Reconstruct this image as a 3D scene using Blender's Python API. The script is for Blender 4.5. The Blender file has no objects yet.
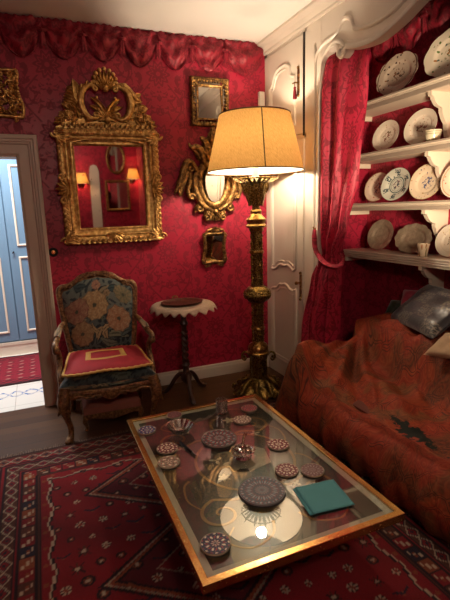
import bpy, bmesh, math, random
from mathutils import Vector, Matrix
random.seed(7)
PI = math.pi
sin, cos = math.sin, math.cos
SC = bpy.context.scene
COL = SC.collection

# ------------------------------------------------------------------ materials
def newmat(name):
    m = bpy.data.materials.new(name); m.use_nodes = True
    t = m.node_tree
    for n in list(t.nodes): t.nodes.remove(n)
    out = t.nodes.new('ShaderNodeOutputMaterial')
    return m, t, out

class NT:
    """small helper for writing node graphs"""
    def __init__(s, t): s.t = t
    def lk(s, sock, v):
        if isinstance(v, bpy.types.NodeSocket): s.t.links.new(v, sock)
        else:
            try: sock.default_value = v
            except Exception: sock.default_value = (v[0], v[1], v[2], 1)
    def m(s, op, a, b=None, c=None, clamp=False):
        n = s.t.nodes.new('ShaderNodeMath'); n.operation = op; n.use_clamp = clamp
        s.lk(n.inputs[0], a)
        if b is not None: s.lk(n.inputs[1], b)
        if c is not None: s.lk(n.inputs[2], c)
        return n.outputs[0]
    def sep(s, v):
        n = s.t.nodes.new('ShaderNodeSeparateXYZ'); s.lk(n.inputs[0], v); return n.outputs
    def comb(s, x, y, z=0.0):
        n = s.t.nodes.new('ShaderNodeCombineXYZ')
        for i, v in enumerate((x, y, z)): s.lk(n.inputs[i], v)
        return n.outputs[0]
    def coord(s, k='Object'): return s.t.nodes.new('ShaderNodeTexCoord').outputs[k]
    def noise(s, v, scale, detail=2.0, rough=.5, dist=0.0, dim='3D'):
        n = s.t.nodes.new('ShaderNodeTexNoise'); n.noise_dimensions = dim
        if v is not None: s.lk(n.inputs['Vector'], v)
        n.inputs['Scale'].default_value = scale; n.inputs['Detail'].default_value = detail
        n.inputs['Roughness'].default_value = rough; n.inputs['Distortion'].default_value = dist
        return n.outputs['Fac']
    def noisec(s, v, scale, detail=2.0):
        n = s.t.nodes.new('ShaderNodeTexNoise'); s.lk(n.inputs['Vector'], v)
        n.inputs['Scale'].default_value = scale; n.inputs['Detail'].default_value = detail
        return n.outputs['Color']
    def vor(s, v, scale, feat='F1', out='Distance'):
        n = s.t.nodes.new('ShaderNodeTexVoronoi'); n.feature = feat
        s.lk(n.inputs['Vector'], v); n.inputs['Scale'].default_value = scale
        return n.outputs[out]
    def ramp(s, f, stops, interp='LINEAR'):
        n = s.t.nodes.new('ShaderNodeValToRGB'); r = n.color_ramp; r.interpolation = interp
        while len(r.elements) < len(stops): r.elements.new(.5)
        for e, (p, c) in zip(r.elements, stops):
            e.position = p; e.color = (c[0], c[1], c[2], 1)
        s.lk(n.inputs[0], f); return n.outputs[0]
    def mix(s, f, a, b):
        n = s.t.nodes.new('ShaderNodeMix'); n.data_type = 'RGBA'
        s.lk(n.inputs[0], f)
        for sock, v in ((n.inputs[6], a), (n.inputs[7], b)):
            if isinstance(v, bpy.types.NodeSocket): s.t.links.new(v, sock)
            else: sock.default_value = (v[0], v[1], v[2], 1)
        return n.outputs[2]
    def step(s, x, lo, hi):
        n = s.t.nodes.new('ShaderNodeMapRange'); n.interpolation_type = 'SMOOTHSTEP'
        s.lk(n.inputs[0], x); n.inputs[1].default_value = lo; n.inputs[2].default_value = hi
        return n.outputs[0]
    def bump(s, h, strength, dist=.01):
        n = s.t.nodes.new('ShaderNodeBump'); n.inputs['Strength'].default_value = strength
        n.inputs['Distance'].default_value = dist; s.lk(n.inputs['Height'], h); return n.outputs[0]
    def bsdf(s, out, color, rough=.5, metal=0.0, normal=None, **kw):
        n = s.t.nodes.new('ShaderNodeBsdfPrincipled')
        s.lk(n.inputs['Base Color'], color if isinstance(color, bpy.types.NodeSocket) else (color[0], color[1], color[2], 1))
        s.lk(n.inputs['Roughness'], rough); s.lk(n.inputs['Metallic'], metal)
        if normal is not None: s.lk(n.inputs['Normal'], normal)
        for k, v in kw.items():
            s.lk(n.inputs[k.replace('_', ' ')], v)
        if out is not None: s.t.links.new(n.outputs[0], out.inputs[0])
        return n.outputs[0]

def plain(name, c, rough=.5, metal=0.0, var=.12, scale=30, bump=0.0, bscale=None, **kw):
    m, t, out = newmat(name); N = NT(t); co = N.coord()
    f = N.noise(co, scale, 4)
    c2 = tuple(x*(1-var*2) for x in c[:3])
    col = N.mix(f, c, c2)
    nor = N.bump(N.noise(co, bscale or scale*3, 5), bump) if bump else None
    N.bsdf(out, col, rough, metal, nor, **kw)
    return m

def gold(name, c, dark, rough=.36, scale=60, wear=.5, bump=.35, metal=1.0):
    m, t, out = newmat(name); N = NT(t); co = N.coord()
    f = N.step(N.noise(co, scale, 5, .6), .36, .36+wear)
    g = N.noise(co, scale*3.1, 4, .6)
    nor = N.bump(g, bump, .004)
    N.bsdf(out, N.mix(f, dark, c), N.m('MULTIPLY_ADD', g, .3, rough-.15), metal, nor)
    return m

def damask(name, lo, hi, W=.50, H=.56, s=17.0, rough_lo=.55, rough_hi=.38, bump=.12, sheen=.25):
    """tone on tone woven damask: mirrored foliage, vines and rosettes; reads the UV map in metres"""
    m, t, out = newmat(name); N = NT(t)
    uv = N.sep(N.coord('UV')); x, z = uv[0], uv[1]
    colm = N.m('MODULO', N.m('FLOOR', N.m('DIVIDE', x, W)), 2.0)
    zz = N.m('ADD', z, N.m('MULTIPLY', colm, H/2))
    u = N.m('ABSOLUTE', N.m('SUBTRACT', N.m('MODULO', N.m('ADD', x, 50*W), W), W/2))
    v = N.m('SUBTRACT', N.m('MODULO', N.m('ADD', zz, 50*H), H), H/2)
    ang = N.m('MULTIPLY', v, 2*PI/H)
    k = H/(2*PI)
    vec = N.comb(u, N.m('MULTIPLY', N.m('COSINE', ang), k), N.m('MULTIPLY', N.m('SINE', ang), k))
    n = N.noise(vec, s, 2.5, .55, .8)
    leaf = N.step(n, .52, .545)
    r = N.m('SQRT', N.m('ADD', N.m('MULTIPLY', u, u), N.m('MULTIPLY', v, v)))
    th = N.m('ARCTAN2', v, u)
    R = N.m('MULTIPLY_ADD', N.m('COSINE', N.m('MULTIPLY', th, 10.0)), .014, .088)
    q = N.m('SUBTRACT', R, r)
    ros = N.step(q, 0.0, .004)
    ring = N.m('MULTIPLY', N.step(q, .022, .026), N.m('SUBTRACT', 1.0, N.step(q, .034, .038)))
    core = N.m('SUBTRACT', 1.0, N.step(r, .016, .02))
    ros_c = N.m('SUBTRACT', N.m('SUBTRACT', ros, ring, clamp=True), core, clamp=True)
    near = N.m('SUBTRACT', 1.0, N.step(q, -.022, -.016))
    vine_c = N.m('MULTIPLY', N.m('ADD', 1.0, N.m('MULTIPLY', N.m('COSINE', ang), -.62)), W*.27)
    vd = N.m('ABSOLUTE', N.m('SUBTRACT', u, vine_c))
    vine = N.m('SUBTRACT', 1.0, N.step(vd, .006, .009))
    p = N.m('MAXIMUM', N.m('MULTIPLY', N.m('MAXIMUM', leaf, vine), near), ros_c)
    weave = N.noise(N.comb(N.m('MULTIPLY', x, 3.0), z), 420, 2)
    slub = N.noise(N.comb(x, z), 9, 3)
    base = N.mix(p, hi, lo)
    col = N.mix(N.m('MULTIPLY', slub, .22), base, tuple(c*.55 for c in lo))
    ro = N.m('MULTIPLY_ADD', p, rough_lo-rough_hi, rough_hi)
    nor = N.bump(N.m('ADD', N.m('MULTIPLY', p, .6), N.m('MULTIPLY', weave, .5)), bump, .003)
    N.bsdf(out, col, ro, 0.0, nor, Sheen_Weight=sheen, Sheen_Roughness=.45, Sheen_Tint=(1, .3, .3, 1), Specular_IOR_Level=.35)
    return m

def painted(name, rough=.8, bump=.2, bscale=300, sheen=0.0, spec=.3):
    """colours woven/painted point by point by the mesh builder ('Col')"""
    m, t, out = newmat(name); N = NT(t)
    a = t.nodes.new('ShaderNodeVertexColor'); a.layer_name = 'Col'
    co = N.coord(); f = N.noise(co, bscale, 3)
    col = N.mix(N.m('MULTIPLY', N.noise(co, bscale*.35, 3), .55), a.outputs[0], (0.008, .004, .004))
    N.bsdf(out, col, rough, 0.0, N.bump(f, bump, .004), Sheen_Weight=sheen, Specular_IOR_Level=spec)
    return m

# ------------------------------------------------------------------ mesh building
class MB:
    def __init__(s): s.v = []; s.f = []; s.uv = {}; s.col = None
    def add(s, vs, fs):
        o = len(s.v); s.v += [tuple(p) for p in vs]; s.f += [tuple(i+o for i in f) for f in fs]; return o
    def box(s, c, d, rot=None):
        x, y, z = d[0]/2, d[1]/2, d[2]/2
        vs = [Vector((a*x, b*y, e*z)) for a in (-1, 1) for b in (-1, 1) for e in (-1, 1)]
        if rot is not None: vs = [rot @ p for p in vs]
        vs = [p + Vector(c) for p in vs]
        s.add(vs, [(0,1,3,2), (4,6,7,5), (0,4,5,1), (2,3,7,6), (0,2,6,4), (1,5,7,3)])
        return s
    def bb(s, a, b):
        return s.box([(a[i]+b[i])/2 for i in range(3)], [abs(b[i]-a[i]) for i in range(3)])
    def lathe(s, prof, c=(0, 0, 0), n=24, mod=None, axis='Z', cap=True):
        vs = []
        for i, (r, z) in enumerate(prof):
            for k in range(n):
                a = 2*PI*k/n
                rr = r*(mod(a, i) if mod else 1)
                p = (rr*cos(a), rr*sin(a), z)
                if axis == 'Y': p = (p[0], -p[2], p[1])
                if axis == 'X': p = (-p[2], p[0], p[1])
                vs.append((p[0]+c[0], p[1]+c[1], p[2]+c[2]))
        fs = []
        for i in range(len(prof)-1):
            for k in range(n):
                k2 = (k+1) % n
                fs.append((i*n+k, i*n+k2, (i+1)*n+k2, (i+1)*n+k))
        if cap:
            if prof[0][0] > 1e-5: fs.append(tuple(range(n))[::-1])
            if prof[-1][0] > 1e-5: fs.append(tuple((len(prof)-1)*n+k for k in range(n)))
        s.add(vs, fs); return s
    def tube(s, pts, r, n=8, flat=1.0, up=None, cap=True):
        pts = [Vector(p) for p in pts]; m = len(pts)
        rs = r if isinstance(r, (list, tuple)) else [r]*m
        vs = []; prev = None
        for i, p in enumerate(pts):
            d = (pts[min(i+1, m-1)] - pts[max(i-1, 0)])
            if d.length < 1e-9: d = Vector((0, 0, 1))
            d.normalize()
            ref = Vector(up) if up else (prev if prev is not None else (Vector((0, 0, 1)) if abs(d.z) < .9 else Vector((1, 0, 0))))
            a = ref - d*ref.dot(d)
            if a.length < 1e-6:
                a = Vector((0, 1, 0)) - d*d.y
                if a.length < 1e-6: a = Vector((1, 0, 0)) - d*d.x
            a.normalize(); b = d.cross(a); prev = a
            for k in range(n):
                t = 2*PI*k/n
                vs.append(p + a*cos(t)*rs[i]*flat + b*sin(t)*rs[i])
        fs = [(i*n+k, i*n+(k+1) % n, (i+1)*n+(k+1) % n, (i+1)*n+k) for i in range(m-1) for k in range(n)]
        if cap: fs += [tuple(range(n))[::-1], tuple((m-1)*n+k for k in range(n))]
        s.add(vs, fs); return s
    def ball(s, c, r, n=10, sq=(1, 1, 1)):
        vs = []; fs = []; m = max(4, n//2)
        for i in range(m+1):
            t = PI*i/m
            for k in range(n):
                a = 2*PI*k/n
                vs.append((c[0]+r*sq[0]*sin(t)*cos(a), c[1]+r*sq[1]*sin(t)*sin(a), c[2]+r*sq[2]*cos(t)))
        for i in range(m):
            for k in range(n): fs.append((i*n+k, i*n+(k+1) % n, (i+1)*n+(k+1) % n, (i+1)*n+k))
        s.add(vs, fs); return s
    def grid(s, fn, nu, nv, uvf=None, close_u=False, colf=None):
        o = len(s.v)
        for j in range(nv+1):
            for i in range(nu+1):
                u, v = i/nu, j/nv
                s.v.append(tuple(fn(u, v)))
                if uvf: s.uv[len(s.v)-1] = uvf(u, v)
                if colf:
                    if s.col is None: s.col = {}
                    s.col[len(s.v)-1] = colf(u, v)
        w = nu+1
        for j in range(nv):
            for i in range(nu):
                a = o+j*w+i
                s.f.append((a, a+1, a+w+1, a+w))
        return s
    def prism(s, outline, h0, h1, mp=lambda a, b, h: (a, b, h)):
        """outline (a,b) extruded from h0 to h1; mp maps (a,b,h) into space"""
        n = len(outline)
        vs = [mp(a, b, h0) for a, b in outline] + [mp(a, b, h1) for a, b in outline]
        s.add(vs, [tuple(range(n))[::-1], tuple(range(n, 2*n))] + [(i, (i+1) % n, n+(i+1) % n, n+i) for i in range(n)])
        return s
    def sweep(s, outline, prof, mp, closed=True):
        """profile (inward offset, height) swept along an outline with mitred corners"""
        n = len(outline); P = [Vector((a, b)) for a, b in outline]
        nrm = []
        for i in range(n):
            if closed: a, b, c = P[i-1], P[i], P[(i+1) % n]
            else: a, b, c = P[max(i-1, 0)], P[i], P[min(i+1, n-1)]
            d1 = (b-a) if (b-a).length > 1e-9 else (c-b); d2 = (c-b) if (c-b).length > 1e-9 else (b-a)
            d1 = d1.normalized(); d2 = d2.normalized()
            n1 = Vector((-d1.y, d1.x)); n2 = Vector((-d2.y, d2.x))
            mm = n1+n2
            if mm.length < 1e-6: mm = n1
            mm.normalize(); k = mm.dot(n1)
            nrm.append(mm/max(k, .35))
        m = len(prof); vs = []
        for i in range(n):
            for (d, h) in prof:
                q = P[i] + nrm[i]*d; vs.append(mp(q.x, q.y, h))
        fs = []
        for i in range(n if closed else n-1):
            i2 = (i+1) % n
            for k in range(m-1): fs.append((i*m+k, i2*m+k, i2*m+k+1, i*m+k+1))
        s.add(vs, fs); return s
    def leaf(s, base, ang, L, w, dep, mp, curl=0.0, lobes=4, n=12):
        """carved acanthus leaf lying in the (a,b) plane, raised along h"""
        rows = []
        x, y = base; a = ang
        for i in range(n+1):
            t = i/n
            wd = w*(math.sin(PI*min(1, .12+t*.88))**.8)*(1+.28*abs(sin(lobes*PI*t)))*.5
            hh = dep*(.35+.65*sin(PI*min(1, t*.95+.1)))
            nx, ny = -sin(a), cos(a)
            row = []
            for (q, g) in ((-1, .05), (-.55, .75), (0, .5), (.55, .75), (1, .05), (0, -.1)):
                row.append(mp(x+nx*wd*q, y+ny*wd*q, hh*g))
            rows.append(row)
            x += cos(a)*L/n; y += sin(a)*L/n; a += curl/n
        vs = [p for r in rows for p in r]; m = 6
        fs = [(i*m+k, i*m+(k+1) % m, (i+1)*m+(k+1) % m, (i+1)*m+k) for i in range(n) for k in range(m)]
        fs += [tuple(range(m))[::-1], tuple(n*m+k for k in range(m))]
        s.add(vs, fs); return s
    def scroll(s, c, r0, a0, turns, th, mp, h=0.0, r1=None, n=30, th1=None, nn=7):
        """spiral volute about c in the (a,b) plane"""
        r1 = r0*.15 if r1 is None else r1; th1 = th*.55 if th1 is None else th1
        pts = []; rs = []
        for i in range(n+1):
            t = i/n; r = r0+(r1-r0)*t; a = a0+turns*2*PI*t
            pts.append(mp(c[0]+r*cos(a), c[1]+r*sin(a), h)); rs.append(th+(th1-th)*t)
        s.tube(pts, rs, nn); return s
    def path(s, pts, th, mp, h=0.0, n=8, sub=6):
        """smooth tube through (a,b) points"""
        P = smooth_path(pts, sub); m = len(P)
        t = th if isinstance(th, (list, tuple)) else [th]*len(pts)
        rs = [t[min(int(i/(m-1)*(len(t)-1)), len(t)-2)] for i in range(m)] if len(t) > 1 else [t[0]]*m
        for i in range(m):
            f = i/(m-1)*(len(t)-1); k = min(int(f), len(t)-2); rs[i] = t[k]+(t[k+1]-t[k])*(f-k)
        s.tube([mp(a, b, h) for a, b in P], rs, n); return s
    def build(s, name, mat, parent=None, smooth=True, loc=None, recalc=True):
        me = bpy.data.meshes.new(name); me.from_pydata(s.v, [], s.f); me.update()
        if recalc:
            bm = bmesh.new(); bm.from_mesh(me)
            bmesh.ops.recalc_face_normals(bm, faces=bm.faces); bm.to_mesh(me); bm.free()
        if s.uv:
            ul = me.uv_layers.new(name='UVMap')
            for lp in me.loops: ul.data[lp.index].uv = s.uv.get(lp.vertex_index, (0, 0))
        if s.col:
            ca = me.color_attributes.new('Col', 'FLOAT_COLOR', 'POINT')
            for i, c in s.col.items(): ca.data[i].color = (c[0], c[1], c[2], 1)
        me.materials.append(mat)
        if smooth:
            me.polygons.foreach_set('use_smooth', [True]*len(me.polygons))
            try: me.set_sharp_from_angle(angle=math.radians(smooth if smooth > 1 else 42))
            except Exception: pass
        o = bpy.data.objects.new(name, me); COL.objects.link(o)
        if parent is not None: o.parent = parent
        if loc is not None: o.location = loc
        return o

def smooth_path(pts, sub=6):
    out = []; n = len(pts)
    for i in range(n-1):
        p0, p1, p2, p3 = pts[max(i-1, 0)], pts[i], pts[i+1], pts[min(i+2, n-1)]
        for k in range(sub):
            t = k/sub
            out.append(tuple(.5*(2*p1[j]+(p2[j]-p0[j])*t+(2*p0[j]-5*p1[j]+4*p2[j]-p3[j])*t*t+(3*p1[j]-p0[j]-3*p2[j]+p3[j])*t**3) for j in range(len(p1))))
    out.append(tuple(pts[-1])); return out

def tag(o, label, cat, group=None, kind=None):
    o['label'] = label
    if cat: o['category'] = cat
    if group: o['group'] = group
    if kind: o['kind'] = kind
    return o
def thing(name, label, cat, loc=(0, 0, 0), rz=0.0, group=None, rot=None):
    o = bpy.data.objects.new(name, None); COL.objects.link(o); o.empty_display_size = .05
    o.location = loc; o.rotation_euler = rot if rot else (0, 0, rz)
    return tag(o, label, cat, group)
def struct(name, mb, mat, label=None, smooth=False, parent=None):
    o = mb.build(name, mat, parent, smooth)
    if parent is None:
        o['kind'] = 'structure'
        if label: o['label'] = label; o['category'] = name.split('_')[0]
    return o
def kids(o): return [c for c in COL.objects if c.parent == o]
def dup(root, loc=None, rz=None, label=None, rot=None, scale=None):
    r = root.copy(); COL.objects.link(r)
    if loc is not None: r.location = loc
    if rz is not None: r.rotation_euler = (0, 0, rz)
    if rot is not None: r.rotation_euler = rot
    if scale is not None: r.scale = scale
    if label: r['label'] = label
    for ch in kids(root):
        c = ch.copy(); COL.objects.link(c); c.parent = r
        for g in kids(ch):
            d = g.copy(); COL.objects.link(d); d.parent = c
    return r
def lerp(a, b, t): return a+(b-a)*t
def sst(x, a, b):
    t = max(0.0, min(1.0, (x-a)/(b-a))); return t*t*(3-2*t)
# ------------------------------------------------------------------ palette
M = {}
M['damask'] = damask('red_damask_wall', (.205, .006, .021), (.35, .014, .040), W=.42, H=.48, s=23)
M['damask_fabric'] = damask('red_damask_cloth', (.21, .006, .020), (.40, .016, .045), W=.30, H=.40, s=22, rough_lo=.62, rough_hi=.5, bump=.2, sheen=.3)
M['silk'] = damask('red_swag_silk', (.15, .004, .013), (.26, .009, .024), W=.24, H=.3, s=22, rough_lo=.65, rough_hi=.5, bump=.2, sheen=.2)
M['paint'] = plain('cream_paint', (.57, .50, .42), .42, var=.03, scale=5, bump=.05, bscale=120)
M['paint_niche'] = plain('cream_shelf_paint', (.70, .60, .46), .45, var=.04, scale=8, bump=.06, bscale=90)
M['ceiling'] = plain('ceiling_plaster', (.74, .70, .64), .9, var=.04, scale=2.5, bump=.08, bscale=14)
M['casing'] = plain('door_casing_paint', (.50, .40, .31), .45, var=.05, scale=9, bump=.05)
M['gold'] = gold('aged_gilt_wood', (.80, .52, .19), (.34, .18, .05), .40, 30, .4, .18, .85)
M['gold_dark'] = gold('tarnished_gilt_wood', (.50, .28, .09), (.10, .05, .016), .45, 40, .4, .3, .8)
M['brass'] = gold('polished_brass', (.86, .58, .25), (.72, .42, .14), .22, 30, .5, .03)
M['bronze'] = gold('gilt_bronze', (.46, .31, .09), (.07, .042, .012), .36, 90, .4, .5)
M['bronze_smooth'] = gold('smooth_gilt_bronze', (.58, .38, .12), (.22, .13, .035), .30, 40, .4, .08)
M['wood_dark'] = plain('dark_walnut', (.055, .02, .010), .35, var=.25, scale=24, bump=.15, bscale=60)
M['wood_chair'] = gold('worn_gilt_walnut', (.32, .17, .06), (.085, .035, .013), .42, 50, .4, .45, .35)
M['iron'] = plain('black_iron', (.012, .010, .009), .4, .6)
M['white_tile'] = None

def parquet(name):
    m, t, out = newmat(name); N = NT(t); co = N.coord(); s = N.sep(co)
    yb = N.m('DIVIDE', s[1], .11); row = N.m('FLOOR', yb)
    xo = N.m('ADD', s[0], N.m('MULTIPLY', N.m('MODULO', N.m('MULTIPLY', row, 7.31), 3.0), .41))
    plank = N.m('FLOOR', N.m('DIVIDE', xo, 1.3))
    tone = N.noise(N.comb(N.m('MULTIPLY', plank, 3.7), N.m('MULTIPLY', row, 5.3), 0), 1.0, 0)
    grain = N.noise(N.comb(N.m('MULTIPLY', s[0], 3.0), N.m('MULTIPLY', s[1], 40.0), row), 3.0, 5, .6, .6)
    f = N.m('ADD', N.m('MULTIPLY', tone, .6), N.m('MULTIPLY', grain, .45), clamp=True)
    col = N.ramp(f, [(.25, (.035, .013, .005)), (.5, (.065, .026, .010)), (.75, (.10, .045, .018))])
    fy = N.m('ABSOLUTE', N.m('SUBTRACT', N.m('FRACT', yb), .5))
    gap = N.step(fy, .475, .495)
    col = N.mix(gap, col, (.012, .007, .004))
    N.bsdf(out, col, N.m('MULTIPLY_ADD', grain, .25, .45), 0, N.bump(N.m('SUBTRACT', N.m('MULTIPLY', grain, .3), gap), .25, .004), Specular_IOR_Level=.22)
    return m
M['parquet'] = parquet('oak_boards')

def tilefloor(name):
    m, t, out = newmat(name); N = NT(t); s = N.sep(N.coord())
    def lat(c, w): return N.m('ABSOLUTE', N.m('SUBTRACT', N.m('FRACT', N.m('DIVIDE', c, w)), .5))
    gx, gy = lat(s[0], .30), lat(N.m('SUBTRACT', s[1], 3.93), .24)
    grout = N.m('MAXIMUM', N.step(gx, .488, .496), N.step(gy, .486, .495))
    wob = N.noise(N.coord(), 9, 2)
    yy = N.m('SUBTRACT', s[1], 4.21)
    wave = N.m('MULTIPLY', N.m('SINE', N.m('MULTIPLY', s[0], 2*PI/.24)), .06)
    d1 = N.m('ABSOLUTE', N.m('SUBTRACT', yy, wave)); d2 = N.m('ABSOLUTE', N.m('ADD', yy, wave))
    dd = N.m('ADD', N.m('MINIMUM', d1, d2), N.m('MULTIPLY', N.m('SUBTRACT', wob, .5), .03))
    petal = N.step(N.noise(N.coord(), 26, 2), .5, .56)
    line = N.m('MULTIPLY', N.m('SUBTRACT', 1.0, N.step(dd, .010, .022)), N.m('MULTIPLY_ADD', petal, .7, .3))
    col = N.mix(line, (.72, .71, .67), (.05, .16, .45))
    col = N.mix(grout, col, (.42, .40, .36))
    N.bsdf(out, col, .22, 0, N.bump(grout, -.2, .003))
    return m
M['white_tile'] = tilefloor('white_blue_tile')
M['blue'] = plain('blue_cupboard_paint', (.15, .29, .43), .5, var=.04, scale=12, bump=.04)
M['cream_line'] = plain('cream_moulding_paint', (.72, .68, .56), .5, var=.03)

YB = 3.82          # back wall face
XR = 2.02          # right wall / wardrobe face
ZC = 2.95          # ceiling
def wallbox(mb, a, b, ax):
    o = len(mb.v); mb.bb(a, b)
    for i in range(o, len(mb.v)):
        p = mb.v[i]; mb.uv[i] = (p[ax], p[2])
    return mb

# ------------------------------------------------------------------ room shell
f = MB(); f.bb((-1.8, -1.75, -.1), (2.95, YB+.02, 0)); struct('floor', f, M['parquet'])
c = MB(); c.bb((-1.9, -1.85, ZC), (3.0, YB+.12, ZC+.1)); struct('ceiling', c, M['ceiling'])
DX0, DX1, DZ = -.90, -.06, 1.99
w = MB()
wallbox(w, (-1.8, YB, 0), (DX0, YB+.12, ZC), 0)
wallbox(w, (DX0, YB, DZ), (DX1, YB+.12, ZC), 0)
wallbox(w, (DX1, YB, 0), (XR+.12, YB+.12, ZC), 0)
struct('wall_back', w, M['damask'])
w = MB(); wallbox(w, (-1.9, -1.85, 0), (-1.8, YB+.12, ZC), 1); struct('wall_left', w, M['damask'])
w = MB(); wallbox(w, (-1.8, -1.85, 0), (3.0, -1.75, ZC), 0); struct('wall_front', w, M['damask'])
# right side: wall south of the alcove, alcove back and ends
NX0, NX1, NY0, NY1 = 2.08, 2.75, .45, 3.29
w = MB()
wallbox(w, (XR, -1.75, 0), (3.0, NY0, ZC), 1)
wallbox(w, (NX1, NY0, 0), (3.0, YB, ZC), 1)
wallbox(w, (XR+.06, NY1, 0), (NX1, NY1+.06, ZC), 0)
struct('wall_right', w, M['damask'])

b = MB()
BP = [(0, 0), (.018, 0), (.018, .085), (.012, .10), (.012, .108), (.004, .118), (0, .118)]
def skirting(mb, p, q, nrm):
    vs = []
    for P in (p, q):
        for d, z in BP: vs.append((P[0]+nrm[0]*d, P[1]+nrm[1]*d, z))
    m = len(BP)
    mb.add(vs, [(i, i+1, m+i+1, m+i) for i in range(m-1)] + [tuple(range(m)), tuple(range(m, 2*m))])
skirting(b, (.085, YB), (XR, YB), (0, -1)); struct('baseboard_back', b, M['paint'], smooth=False)
b = MB(); skirting(b, (-1.8, -1.75), (XR, -1.75), (0, 1)); struct('baseboard_front', b, M['paint'])
b = MB(); skirting(b, (-1.8, -1.75), (-1.8, YB), (1, 0)); struct('baseboard_left', b, M['paint'])

# door casing (both jambs and head) with stepped mouldings, plus reveal lining
t = MB()
def casing_prof(): return [(0, 0), (0, .022), (.012, .026), (.075, .026), (.082, .034), (.092, .034), (.098, .042), (.112, .042), (.118, .052), (.140, .052), (.145, .045), (.145, 0)]
pts = [(DX1, 0.0), (DX1, DZ), (DX0, DZ), (DX0, 0.0)]
t.sweep(pts, [(-d, h) for d, h in casing_prof()], lambda a, b_, h: (a, YB-h, b_), closed=False)
for x0, x1 in ((DX1-.012, DX1), (DX0, DX0+.012)): t.bb((x0, YB-.02, 0), (x1, YB+.14, DZ))
t.bb((DX0, YB-.02, DZ-.012), (DX1, YB+.14, DZ))
struct('trim_1', t, M['casing'])

# cornice along right wall
t = MB()
CP = [(0, 0), (-.012, 0), (-.02, .012), (-.02, .022), (-.045, .05), (-.075, .068), (-.08, .075), (-.08, .09), (0, .09)]
vs = []
for y in (YB, -1.75):
    for d, z in CP: vs.append((XR+d, y, ZC-.09+z))
m_ = len(CP); t.add(vs, [(i, i+1, m_+i+1, m_+i) for i in range(m_-1)] + [tuple(range(m_)), tuple(range(m_, 2*m_))])
struct('trim_2', t, M['paint'])

# ------------------------------------------------------------------ room beyond the doorway
f = MB(); f.bb((-1.9, YB+.02, -.1), (1.3, 5.75, 0)); struct('floor_hall', f, M['white_tile'])
c = MB(); c.bb((-1.9, YB+.12, ZC), (1.4, 5.85, ZC+.1)); struct('ceiling_hall', c, M['ceiling'])
w = MB(); w.bb((-1.9, 5.75, 0), (1.3, 5.85, ZC)); w.bb((1.3, YB+.12, 0), (1.4, 5.85, ZC)); w.bb((-2.0, YB+.12, 0), (-1.9, 5.85, ZC))
struct('wall_hall', w, M['ceiling'])
# tall blue cupboard
cb = thing('wall_cupboard', 'tall pale blue cupboard with cream panel mouldings seen through the open doorway', 'cupboard', (-.285, 5.75, 0))
g = MB(); g.bb((-1.30, -.24, .15), (1.30, 0, 2.36)); g.build('body', M['blue'], cb, False)
g = MB(); g.bb((-1.30, -.27, 0), (1.30, 0, .15)); g.bb((-1.3, -.275, .118), (1.3, -.27, .15)); g.build('plinth', M['cream_line'], cb, False)
g = MB(); g.bb((-1.34, -.30, 2.30), (1.34, 0, 2.36)); g.bb((-1.32, -.27, 2.24), (1.32, 0, 2.30)); g.build('cornice', M['blue'], cb, False)
for k in (-2, -1, 0, 1):
    x0 = k*.54+.006; x1 = (k+1)*.54-.006
    g = MB(); g.bb((x0, -.265, .165), (x1, -.241, 2.225)); d = g.build('door', M['blue'], cb, False)
    g = MB()
    for z0, z1 in ((.26, 1.11), (1.225, 2.09)):
        g.sweep([(x0+.085, z0), (x1-.085, z0), (x1-.085, z1), (x0+.085, z1)], [(0, 0), (0, .008), (.006, .012), (.016, .012), (.022, .006), (.022, 0)], lambda a, b_, h: (a, -.265-h, b_))
    g.build('panel_moulding', M['cream_line'], d, False)
    if k in (-2, 0):
        g = MB(); g.tube([(x0+.04, -.266, 1.165), (x0+.04, -.285, 1.165), (x0+.028, -.287, 1.15)], .007, 8)
        g.build('key', M['iron'], d)

# runner rug in the hall
def hall_rug():
    mb = MB()
    def colf(u, v):
        x = -1.3+2.4*u; y = .95*v
        e = min(y, .95-y)
        if e < .035: return (.04, .008, .012)
        if e < .16:
            k = int(x/.05); return (.30, .012, .03) if (k+int(e/.03)) % 2 else (.07, .008, .015)
        a = abs(((x/.11) % 1)-.5)+abs(((y/.11) % 1)-.5)
        if a < .16: return (.5, .30, .24)
        if a < .33: return (.33, .015, .035)
        if a < .42: return (.05, .006, .012)
        return (.26, .010, .028)
    mb.grid(lambda u, v: (-1.3+2.4*u, .95*v, .010+.002*sin(40*u)), 130, 56, colf=colf)
    mb.bb((-1.3, 0, 0), (1.1, .95, .007))
    for i in range(len(mb.v)):
        mb.col.setdefault(i, (.06, .008, .012))
    o = mb.build('runner_rug', painted('red_runner_wool', .9, .3), None, loc=(0, 4.46, 0))
    tag(o, 'long red patterned runner rug on the white tiled floor in front of the blue cupboard', 'rug')
hall_rug()

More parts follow.
